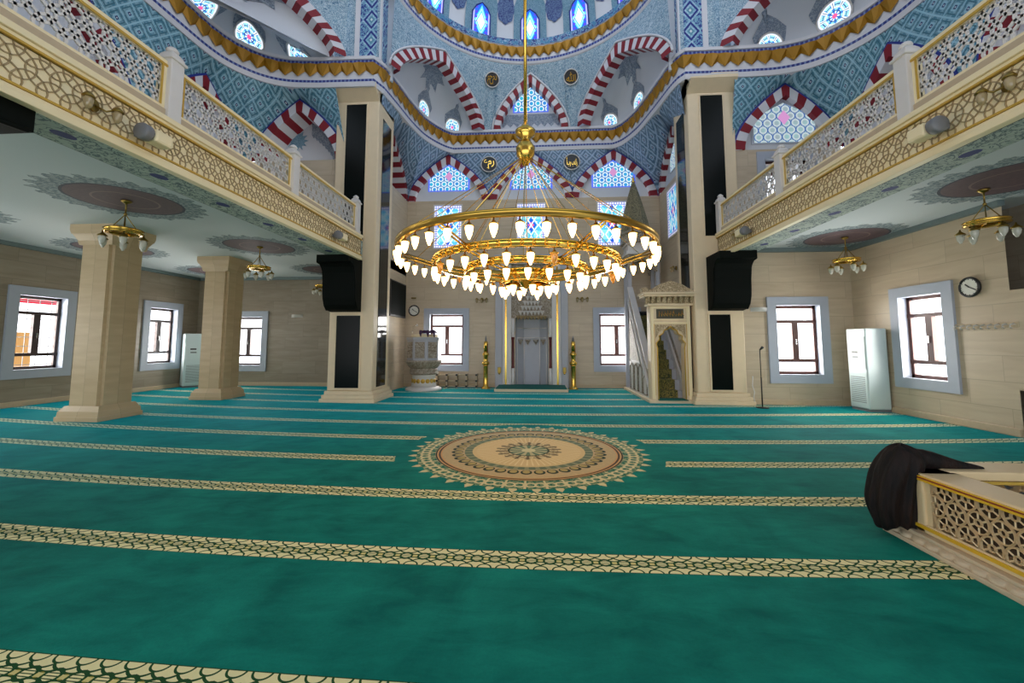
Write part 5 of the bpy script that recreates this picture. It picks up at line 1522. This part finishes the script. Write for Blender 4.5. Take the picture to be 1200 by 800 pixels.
for x in (xa, xb): mb.quad((x, yf, 0.08), (x, yf+0.3, 0.08), (x, yf+0.3, 2.62), (x, yf, 2.62))
mb.quad((xa, yf+0.3, 2.62), (xb, yf+0.3, 2.62), (xb, yf, 2.62), (xa, yf, 2.62))
mb.quad((xa, yf+0.3, 2.06), (xb, yf+0.3, 2.06), (xb, yf+0.3, 2.62), (xa, yf+0.3, 2.62))
part(mb, 'portal', 'cream')
mb = MB()
for x0, x1, z0, z1 in ((xa+0.02, xa+0.10, 0.1, 2.6), (xb-0.10, xb-0.02, 0.1, 2.6), (xa+0.1, xb-0.1, 2.12, 2.17), (xa+0.1, xb-0.1, 2.22, 2.25), (xa+0.1, xb-0.1, 2.55, 2.6)): mb.box(x0, x1, yf-0.03, yf, z0, z1)
part(mb, 'portal_moulding', 'creamp', 0.008)
mb = MB(); mb.tube([(cx+x, yf-0.012, z) for x, z in arch], 0.016, 6)
mb.box(xa+0.1, xa+0.115, yf-0.012, yf, 0.2, 2.12); mb.box(xb-0.115, xb-0.1, yf-0.012, yf, 0.2, 2.12)
part(mb, 'gold_line', 'goldp')
mb = MB(); mb.prism([(xa+0.14, 1.72), (xa+0.24, 1.9), (cx-0.12, 2.0), (cx, 2.1), (xa+0.14, 2.1)], lambda x, z, d: (x, yf-d, z), 0, 0.012); mb.prism([(xb-0.14, 1.72), (xb-0.24, 1.9), (cx+0.12, 2.0), (cx, 2.1), (xb-0.14, 2.1)][::-1], lambda x, z, d: (x, yf-d, z), 0, 0.012)
part(mb, 'spandrel_carving', 'carvedc')
ip = part(MB().box(cx-0.36, cx+0.36, yf-0.02, yf, 2.27, 2.53), 'inscription_panel', plain('dark_olive_panel', rgb(52, 50, 20), 0.4))
mb = MB(); random.seed(5)
for k in range(9):
    x = cx-0.30+0.075*k; h = random.uniform(0.05, 0.17)
    mb.tube([(x, yf-0.024, 2.33), (x+0.02, yf-0.024, 2.33+h), (x+0.05, yf-0.024, 2.36), (x+0.075, yf-0.024, 2.35)], 0.008, 5)
part(mb, 'gold_lettering', 'gold', parent=ip)
mb = MB()
for z0, z1, e in ((2.62, 2.68, 0.06), (2.86, 2.92, 0.18), (2.92, 2.98, 0.22)): mb.box(xa-e, xb+e, yf-e, yf+0.3+e*0.5, z0, z1)
part(mb, 'cornice', 'cream', 0.01)
mb = MB(); nt = 9; W = xb-xa+0.24
for k in range(nt):
    x0 = xa-0.12+W*k/nt; x1 = x0+W/nt*0.62
    mb.add([(x0, yf-0.06, 2.68), (x1, yf-0.06, 2.68), (x1, yf-0.17, 2.86), (x0, yf-0.17, 2.86), (x0, yf, 2.68), (x1, yf, 2.68), (x1, yf, 2.86), (x0, yf, 2.86)], [(0, 1, 2, 3), (0, 3, 7, 4), (1, 5, 6, 2)])
mb.box(xa-0.02, xb+0.02, yf-0.04, yf+0.3, 2.68, 2.86)
part(mb, 'stalactite_frieze', 'carvedc')
cr = [(-0.78, 2.98), (0.78, 2.98), (0.80, 3.10), (0.66, 3.12), (0.60, 3.04), (0.46, 3.10), (0.30, 3.20), (0.16, 3.24), (0.0, 3.30), (-0.16, 3.24), (-0.30, 3.20), (-0.46, 3.10), (-0.60, 3.04), (-0.66, 3.12), (-0.80, 3.10)]
part(MB().prism([(cx+x*0.97, z) for x, z in cr], lambda x, z, d: (x, yf-0.12-d, z), -0.2, 0.03), 'crown', 'carvedc', 0.008)
# stairs
ns = 9; y0s, y1s, ztop = yf+0.45, 14.0, 2.5
stm = MB(); rn = MB()
for k in range(ns):
    a, b = y0s+(y1s-y0s)*k/ns, y0s+(y1s-y0s)*(k+1)/ns; z = ztop*(k+1)/ns
    stm.box(xa+0.12, xb-0.1, a, b, 0.08, z)
    rn.box(xa+0.3, xb-0.25, a-0.012, a, z-ztop/ns, z+0.012); rn.box(xa+0.3, xb-0.25, a, b, z, z+0.012)
stm.box(xa+0.12, xb-0.1, 14.0, 14.75, 0.08, ztop)
part(stm, 'stairs', 'greystone'); part(rn, 'stair_runner', 'leopard')
# side walls of the stair, with carved panels and a sloping rail
def stair_side(x, thick, face):
    fn = lambda y, z, d: (x+d, y, z)
    slope = lambda y: 0.92+(y-yf-0.3)*(2.5+0.95-0.92)/(14.0-yf-0.3)
    ya, yb = yf+0.3, 14.0
    part(MB().prism([(ya, 0.08), (yb, 0.08), (yb, slope(yb)-0.55), (ya, max(0.3, slope(ya)-0.55))], fn, 0, thick), 'side_wall', 'stonew')
    part(MB().prism([(ya, slope(ya)-0.5), (yb, slope(yb)-0.5), (yb, slope(yb)), (ya, slope(ya))], fn, 0.02, thick-0.02), 'rail_panel', 'carved')
    mb = MB()
    for dz in (0.0, -0.5): mb.prism([(ya, slope(ya)+dz-0.04), (yb, slope(yb)+dz-0.04), (yb, slope(yb)+dz+0.05), (ya, slope(ya)+dz+0.05)], fn, -0.04, thick+0.03)
    part(mb, 'hand_rail', 'stonew', 0.01)
    if face:
        mb = MB()
        for k in range(4):
            q0 = ya+0.12+(yb-ya-0.1)*k/4; q1 = q0+(yb-ya-0.1)/4-0.1; h = min(0.86, slope((q0+q1)/2)-0.72)
            if h > 0.2:
                pts = [(q0, 0.14), (q1, 0.14), (q1, h), ((q0+q1)/2, h+0.1), (q0, h)]
                mb.tube([(x-0.012, p, z) for p, z in pts], 0.022, 6, closed=True)
        mb.prism([(ya+0.9, 1.06), (yb-0.06, 1.06), (yb-0.06, slope(yb)-0.65)], lambda y, z, d: (x-d, y, z), 0, 0.02)
        part(mb, 'carved_side_panel', 'carved')
        mb = MB(); mb.tube([(x-0.02, p, z) for p, z in ((ya+0.8, 1.0), (yb-0.03, 1.0), (yb-0.03, slope(yb)-0.6))], 0.03, 6, closed=True)
        part(mb, 'panel_moulding', 'stonew')
stair_side(xa, 0.12, True); stair_side(xb-0.12, 0.12, False)
# platform kiosk and spire
for x in (xa+0.06, xb-0.08):
    for y in (14.06, 14.68):
        mb = MB(); mb.box(x-0.06, x+0.06, y-0.06, y+0.06, 0.08 if x < 3.5 else 2.4, 4.55); part(mb, 'post', 'greystone', 0.01)
ccx, ccy = 3.5, 14.36
mb = MB(); fnk = lambda x, z, d: (x, 14.06+d, z)
L = [(ccx-0.44, 4.0), (ccx-0.3, 4.3), (ccx, 4.5), (ccx+0.3, 4.3), (ccx+0.44, 4.0), (ccx+0.44, 4.62), (ccx-0.44, 4.62)]
mb.prism(L, fnk, -0.05, 0.05); mb.prism(L, fnk, 0.57, 0.67)
L2 = [(y-ccx+ccy, z) for y, z in L]
mb.prism(L2, lambda y, z, d: (ccx-0.44+d, y, z), -0.05, 0.05); mb.prism(L2, lambda y, z, d: (ccx+0.44+d, y, z), -0.05, 0.05)
part(mb, 'kiosk_arches', 'carved')
mb = MB()
for z0, z1, w in ((4.62, 4.72, 1.06), (4.72, 4.95, 0.94), (4.95, 5.02, 1.04)): mb.frust((ccx, ccy), w, w*0.74, w, w*0.74, z0, z1)
part(mb, 'kiosk_cornice', 'stonew', 0.01)
sx = ccx-0.16; sy = 14.3
mb = MB(); mb.lathe([(0.50, 5.02), (0.50, 5.3), (0.56, 5.34), (0.56, 5.42)], (sx+0.0, sy, 0), 8, rot=PI/8, smooth=False); part(mb, 'spire_drum', 'carved')
mb = MB(); mb.lathe([(0.52, 5.42), (0.47, 5.75), (0.36, 6.2), (0.22, 6.7), (0.10, 7.1), (0.05, 7.25)], (sx, sy, 0), 8, rot=PI/8, smooth=False); part(mb, 'spire', mk_carved('gilded_lattice_stone', rgb(168, 156, 120), rgb(74, 72, 52), 16))
mb = MB(); mb.lathe([(0.04, 7.22), (0.07, 7.28), (0.03, 7.33), (0.05, 7.38), (0.02, 7.43), (0.0, 7.55)], (sx, sy, 0), 12); part(mb, 'finial', 'gold')

# ------------------------------------------------------------------ microphone stand, air conditioners, hook rail
t = thing('microphone_stand', 'thin black microphone stand in front of the right pier', 'microphone stand', (5.52, 10.72, 0))
mb = MB(); mb.lathe([(0.15, 0), (0.15, 0.015), (0.03, 0.03), (0.0, 0.03)], n=16); mb.build('base', 'black', t)
mb = MB(); mb.tube([(0, 0, 0.02), (0, 0, 0.75)], 0.016, 8); mb.tube([(0, 0, 0.7), (0, 0, 1.45)], 0.011, 8); mb.build('pole', 'black', t)
mb = MB(); mb.tube([(0, 0.0, 1.43), (0.02, -0.1, 1.5)], [0.018, 0.035], 8); mb.build('microphone', 'black', t)
def air_con(loc, rz, label):
    t = thing('air_conditioner', label, 'air conditioner', loc, rz)
    w, d, h = 0.60, 0.48, 1.95        # front towards -y
    MB().box(-w/2, w/2, 0, d, 0.06, h).build('cabinet', 'appl', t, bevel=0.025)
    MB().box(-w/2+0.02, w/2-0.02, 0.02, d, 0, 0.06).build('foot', 'gray', t)
    MB().box(-w/2+0.03, w/2-0.03, -0.012, 0.0, 0.98, 1.76).build('upper_panel', 'appl', t, bevel=0.006)
    lo = MB().box(-w/2+0.03, w/2-0.03, -0.008, 0.0, 0.12, 0.9).build('lower_panel', 'appl', t, bevel=0.004)
    mb = MB()
    for k in range(14): mb.box(-w/2+0.08, w/2-0.08, -0.014, -0.008, 0.2+0.045*k, 0.215+0.045*k)
    mb.build('intake_slats', 'grille', lo)
    MB().box(-0.13, 0.05, -0.016, -0.012, 1.36, 1.41).build('display', 'black', t)
    MB().box(-0.12, 0.06, -0.015, -0.012, 1.24, 1.29).build('label_plate', 'grille', t)
    return t
ac = air_con((7.66, 10.50, 0), -PI/2, 'tall white floor standing air conditioner in the right corner')
dup(ac, (-12.58, 14.25, 0), 'tall white air conditioner in the left corner, half hidden by the farther column', rz=0.9)
t = thing('hook_rail', 'coat hook rail on the right wall under the clock', 'hook rail', (XR, 8.1, 1.92))
MB().box(-0.03, 0, -0.55, 0.55, -0.05, 0.05).build('board', 'beigetile', t, bevel=0.008)
for k in range(9):
    y = -0.48+0.12*k; mb = MB(); mb.tube([(-0.03, y, 0.02), (-0.09, y, 0.0), (-0.10, y, -0.04), (-0.07, y, -0.06)], 0.014, 6); mb.lathe([(0.03, 0), (0.03, 0.01), (0, 0.012)], (-0.035, y, 0.0), 8)
    mb.build('hook', 'stonew', t)
def wall_light(loc, label):
    t = thing('wall_light', label, 'wall lamp', loc)
    mb = MB(); mb.grid(lambda u, v: Vector((-0.22+0.44*u, -0.16*math.sin(u*PI)*math.sin(0.2+v*1.3), -0.05+0.11*v)), 16, 8); mb.build('shade', 'stonew', t)
    MB().box(-0.1, 0.1, -0.03, 0.0, -0.04, 0.04).build('back_plate', 'gray', t)
    return t
w1 = wall_light((5.82, YR-0.01, 2.48), 'small white wall light on the wall just right of the right pier')
dup(w1, (-9.2, YB-0.01, 2.62), 'small white wall light on the back wall left of the left pier')
mb = MB(); mb.tube([(0, 0, 0.75), (-0.02, 0, 0.5), (0.02, -0.01, 0.35), (0, 0, 0.2), (0.03, -0.01, 0.02)], 0.012, 6)
o = mb.build('power_cable', 'stonew', None, (0, 0, 0)); o.location = (5.52, 11.12, 0); tag(o, 'white cable hanging down the side of the right pier', 'cable')

# ------------------------------------------------------------------ low parapet at the lower right, coat
pl_ = (3.1, 2.3, 0)
pp = thing('stair_parapet', 'low cream parapet with pierced panels and gold lines at the lower right', 'parapet', pl_)
def ppart(mb, name, mat, bevel=0.0, parent=None): return mb.build(name, mat, parent or pp, pl_, bevel=bevel)
xo, xi_, yn, ye = 3.04, 3.34, 3.78, -0.6
ppart(MB().box(xo, xi_, ye, yn, 0.10, 0.17).box(xo, xi_, ye, yn, 0.50, 0.56).box(xo, xi_, yn-0.2, yn, 0.1, 0.56), 'side_wall_frame', 'parapet', 0.012)
ppart(MB().box(xo-0.10, xi_+0.05, ye, yn+0.10, 0, 0.035).box(xo-0.05, xi_+0.02, ye, yn+0.06, 0.07, 0.10), 'plinth', 'beigetile', 0.008)
mb = MB(); nk = 420; cs = []
for k in range(nk+1):
    y = ye+(yn+0.09-ye)*k/nk; w = abs(math.sin(k*0.30)); cs.append([(xo-0.045-0.045*q*(0.45+0.55*w), y, 0.035+0.037*h) for q, h in ((1.0, 0.0), (1.0, 0.45), (0.55, 0.8), (0.0, 1.0))])
mb.add([p for c in cs for p in c], [(k*4+i, k*4+i+1, k*4+i+5, k*4+i+4) for k in range(nk) for i in range(3)], 0, smooth=True)
ppart(mb, 'plinth_moulding', 'beigetile')
mb = MB(); mb.box(xo-0.012, xo, ye, yn-0.10, 0.505, 0.522).box(xo-0.012, xo, ye, yn-0.10, 0.135, 0.16).box(xo-0.012, xo, yn-0.125, yn-0.095, 0.135, 0.522); ppart(mb, 'gold_line', 'goldy')
ppart(MB().box(xo-0.008, xo, ye, yn-0.10, 0.524, 0.534), 'red_line', 'redline')
ppart(MB().box(xo-0.01, xo, ye, yn-0.10, 0.534, 0.543), 'upper_gold_line', 'goldy')
fnp = lambda u, v, d: (xo+0.02+d, u, v)
mb = MB(); n = 0
lattice(mb, fnp, ye, yn-0.22, 0.17, 0.50, 0.155, 0.079, 0.012, 0.0, 0.012, 0.028, 0, 22)
# spokes joining inner and outer rings
v = 0.17+0.155*0.25; row = 0
while v < 0.50+0.05:
    u = ye+(0.0775 if row % 2 else 0)
    while u < yn-0.22:
        for k in range(6):
            a = PI/6+PI/3*k; p = [(u+q*math.cos(a), min(0.5, max(0.17, v+q*math.sin(a)))) for q in (0.03, 0.07)]
            if 0.18 < v+0.05*math.sin(a) < 0.49: mb.tube([fnp(*p[0], 0.006), fnp(*p[1], 0.006)], 0.0065, 4)
        u += 0.155
    v += 0.155*0.866; row += 1
ppart(mb, 'pierced_panel', 'parapet')
ppart(MB().box(xo+0.11, xo+0.14, ye, yn-0.2, 0.17, 0.5), 'shade_board', plain('hole_shade_brown', rgb(84, 66, 52), 0.7))  # added board; its dark brown paints the shade inside the holes
ppart(MB().box(xo+0.02, xo+0.05, yn-0.24, yn-0.18, 0.17, 0.5), 'panel_post', 'parapet')
# far side of the enclosure
y2a, y2b = 3.62, 3.90
ppart(MB().box(xi_-0.05, 7.2, y2a, y2b+0.02, 0.50, 0.57).box(xi_, 7.2, y2a+0.02, y2b, 0.1, 0.17), 'far_wall_frame', 'parapet', 0.012)
ppart(MB().box(xi_, 7.2, y2a-0.012, y2a, 0.478, 0.50), 'far_gold_line', 'goldp')
fnq = lambda u, v, d: (u, y2a+0.06+d, v)
mb = MB(); lattice(mb, fnq, xi_, 7.2, 0.17, 0.5, 0.155, 0.082, 0.018, 0.0, 0.03, 0.036, 0, 14)
ppart(mb, 'far_pierced_panel', 'parapet')
ppart(MB().box(xi_, 7.2, y2b-0.06, y2b, 0.17, 0.5), 'far_backing', 'gray')

def coat():
    mb = MB(); n = 96
    # (z, cx, cy, rx, ry)
    secs = [(0.09, 3.0, 3.80, 0.09, 0.09), (0.045, 2.98, 3.80, 0.125, 0.115), (0.12, 2.97, 3.79, 0.14, 0.13), (0.20, 2.962, 3.785, 0.155, 0.145), (0.28, 2.962, 3.785, 0.162, 0.15), (0.36, 2.975, 3.78, 0.16, 0.15), (0.44, 2.99, 3.78, 0.158, 0.155), (0.52, 3.01, 3.78, 0.156, 0.16),
            (0.60, 3.04, 3.77, 0.152, 0.155), (0.66, 3.06, 3.76, 0.138, 0.13), (0.705, 3.06, 3.76, 0.105, 0.10), (0.735, 3.05, 3.76, 0.06, 0.055), (0.748, 3.045, 3.76, 0.025, 0.02), (0.75, 3.045, 3.76, 0.003, 0.003)]
    vs = []
    for i, (z, cx, cy, rx, ry) in enumerate(secs):
        for k in range(n):
            a = 2*PI*k/n; lo = min(1.0, 1.25-z); fold = 1+lo*(0.10*math.sin(5*a+0.12*i+0.5)+0.07*math.sin(11*a-0.15*i)+0.035*math.sin(17*a+0.3*i))
            if i > 9: fold = 1+0.3*(fold-1)
            zz = z+(0.035*math.sin(3*a+1) if i < 3 else 0.012*math.sin(4*a+i))
            vs.append((cx+rx*fold*math.cos(a), cy+ry*fold*math.sin(a), max(0.03, zz)))
    fs = [(i*n+k, i*n+(k+1) % n, (i+1)*n+(k+1) % n, (i+1)*n+k) for i in range(len(secs)-1) for k in range(n)]
    fs.append(tuple(range(n-1, -1, -1)))
    mb.add(vs, fs, 0, smooth=True)
    b = mb.build('body', 'coat', ct, cl); s = b.modifiers.new('smooth', 'SUBSURF'); s.levels = s.render_levels = 1
    mb = MB(); P = [(3.10, 3.78, 0.63), (3.22, 3.76, 0.635), (3.34, 3.75, 0.61), (3.46, 3.74, 0.585), (3.58, 3.73, 0.575), (3.66, 3.72, 0.57)]
    mb.tube(P, [0.09, 0.085, 0.065, 0.045, 0.03, 0.012], 12)
    b = mb.build('sleeve', 'coat', ct, cl); s = b.modifiers.new('smooth', 'SUBSURF'); s.levels = s.render_levels = 1
cl = (3.0, 3.8, 0.05)
ct = thing('draped_coat', 'black brown coat draped over the corner of the low parapet', 'coat', cl)
coat()

GROUPS = {'hall_pier': 'main piers of the hall', 'square_column': 'square columns under the left gallery', 'gallery_balustrade': 'gallery balustrades', 'gallery_chandelier': 'small brass chandeliers under the galleries',
          'wall_sconce': 'brass wall lamps', 'fascia_speaker': 'horn speakers on the gallery fascias', 'candlestick': 'candlesticks beside the mihrab', 'mounted_box': 'brass fittings on the mihrab',
          'wall_clock': 'round wall clocks', 'wall_screen': 'black wall screens', 'air_conditioner': 'floor standing air conditioners', 'wall_light': 'small white wall lights', 'calligraphy_roundel': 'black calligraphy roundels'}
for o in list(bpy.data.objects):
    if o.parent is None and 'category' in o:
        k = o.name.split('.')[0]
        k = 'window' if k.startswith('window_') else k
        if k in GROUPS: o['group'] = GROUPS[k]

# ------------------------------------------------------------------ unseen closings added to keep horizon light off the upper hall
fullpanel('wall_light_stop_rear', -13.4, 9.0, -4.2, -4.0, 4.0, 14.2, 'marble_shade', 'unseen upper rear wall behind the viewer, added to cut horizon light', 'wall')
fullpanel('ceiling_light_stop_left', -8.7, -5.0, -4.0, 11.2, 12.2, 12.3, 'white', 'unseen white slab over the left side bay, added to block horizon light', 'ceiling')
fullpanel('ceiling_light_stop_right', 4.8, 8.4, -4.0, 11.3, 12.2, 12.3, 'white', 'unseen white slab over the right side bay, added to block horizon light', 'ceiling')
fullpanel('wall_light_stop_left', -5.1, -5.0, -4.0, 10.6, 12.2, 14.2, 'white', 'unseen white wall over the left bay, added to block horizon light', 'wall')
fullpanel('wall_light_stop_right', 4.8, 4.9, -4.0, 10.6, 12.2, 14.2, 'white', 'unseen white wall over the right bay, added to block horizon light', 'wall')

# ------------------------------------------------------------------ light, world, camera
def daylight(name, loc, rot, w, h, power):
    l = bpy.data.lights.new(name, 'AREA'); l.shape = 'RECTANGLE'; l.size = w; l.size_y = h; l.energy = power; l.color = WIN_COL
    o = bpy.data.objects.new(name, l); C.objects.link(o); o.location = loc; o.rotation_euler = rot
for k, hh in enumerate(W_left): daylight('daylight_left', (XL-0.33, (hh[0]+hh[1])/2, 1.88), (0, -PI/2, 0), 1.9, 1.05, WIN_P)
daylight('daylight_back', (-11.18, YB+0.33, 1.7), (-PI/2, 0, 0), 1.25, 1.85, WIN_P)
for x in (-3.43, 2.8): daylight('daylight_qibla', (x, YB+0.33, 1.74), (-PI/2, 0, 0), 1.25, 1.85, WIN_P)
daylight('daylight_right_back', (6.78, YR+0.33, 1.7), (-PI/2, 0, 0), 1.1, 1.8, WIN_P)
daylight('daylight_right', (XR+0.33, 9.35, 1.73), (0, PI/2, 0), 1.8, 1.0, WIN_P)

w = bpy.data.worlds.new('daylight'); bpy.context.scene.world = w; w.use_nodes = True
nt = w.node_tree; bg = nt.nodes['Background']
tc = nt.nodes.new('ShaderNodeTexCoord'); sx_ = nt.nodes.new('ShaderNodeSeparateXYZ'); nt.links.new(tc.outputs['Generated'], sx_.inputs[0])
mr = nt.nodes.new('ShaderNodeMapRange'); mr.interpolation_type = 'SMOOTHSTEP'
mr.inputs['From Min'].default_value = 0.25; mr.inputs['From Max'].default_value = 0.85; mr.inputs['To Min'].default_value = SKY_H; mr.inputs['To Max'].default_value = SKY_Z
nt.links.new(sx_.outputs[2], mr.inputs['Value'])
mc = nt.nodes.new('ShaderNodeMix'); mc.data_type = 'RGBA'
m2 = nt.nodes.new('ShaderNodeMapRange'); m2.inputs['From Min'].default_value = 0.2; m2.inputs['From Max'].default_value = 0.8; nt.links.new(sx_.outputs[2], m2.inputs['Value'])
nt.links.new(m2.outputs[0], mc.inputs[0]); mc.inputs[6].default_value = (0.93, 0.95, 1.0, 1); mc.inputs[7].default_value = (0.50, 0.70, 1.0, 1)
nt.links.new(mc.outputs[2], bg.inputs[0]); nt.links.new(mr.outputs[0], bg.inputs[1])

cam = bpy.data.cameras.new('camera'); co = bpy.data.objects.new('camera', cam); C.objects.link(co)
th = math.atan(40/480); yaw = math.atan(32/480*math.cos(th))
co.location = (0, 0, 1.6); co.rotation_euler = (PI/2+th, 0, yaw)
cam.sensor_width = 36; cam.lens = 14.4; cam.shift_y = -38/1200; cam.clip_start = 0.05
bpy.context.scene.camera = co
vs = bpy.context.scene.view_settings
vs.view_transform = 'Standard'; vs.look = 'None'; vs.gamma = 1.0; vs.use_curve_mapping = False; vs.exposure = 0.15
bpy.context.scene.cycles.use_denoising = True
bpy.context.scene.cycles.max_bounces = 8; bpy.context.scene.cycles.diffuse_bounces = 4
bpy.context.scene.cycles.sample_clamp_indirect = 6.0
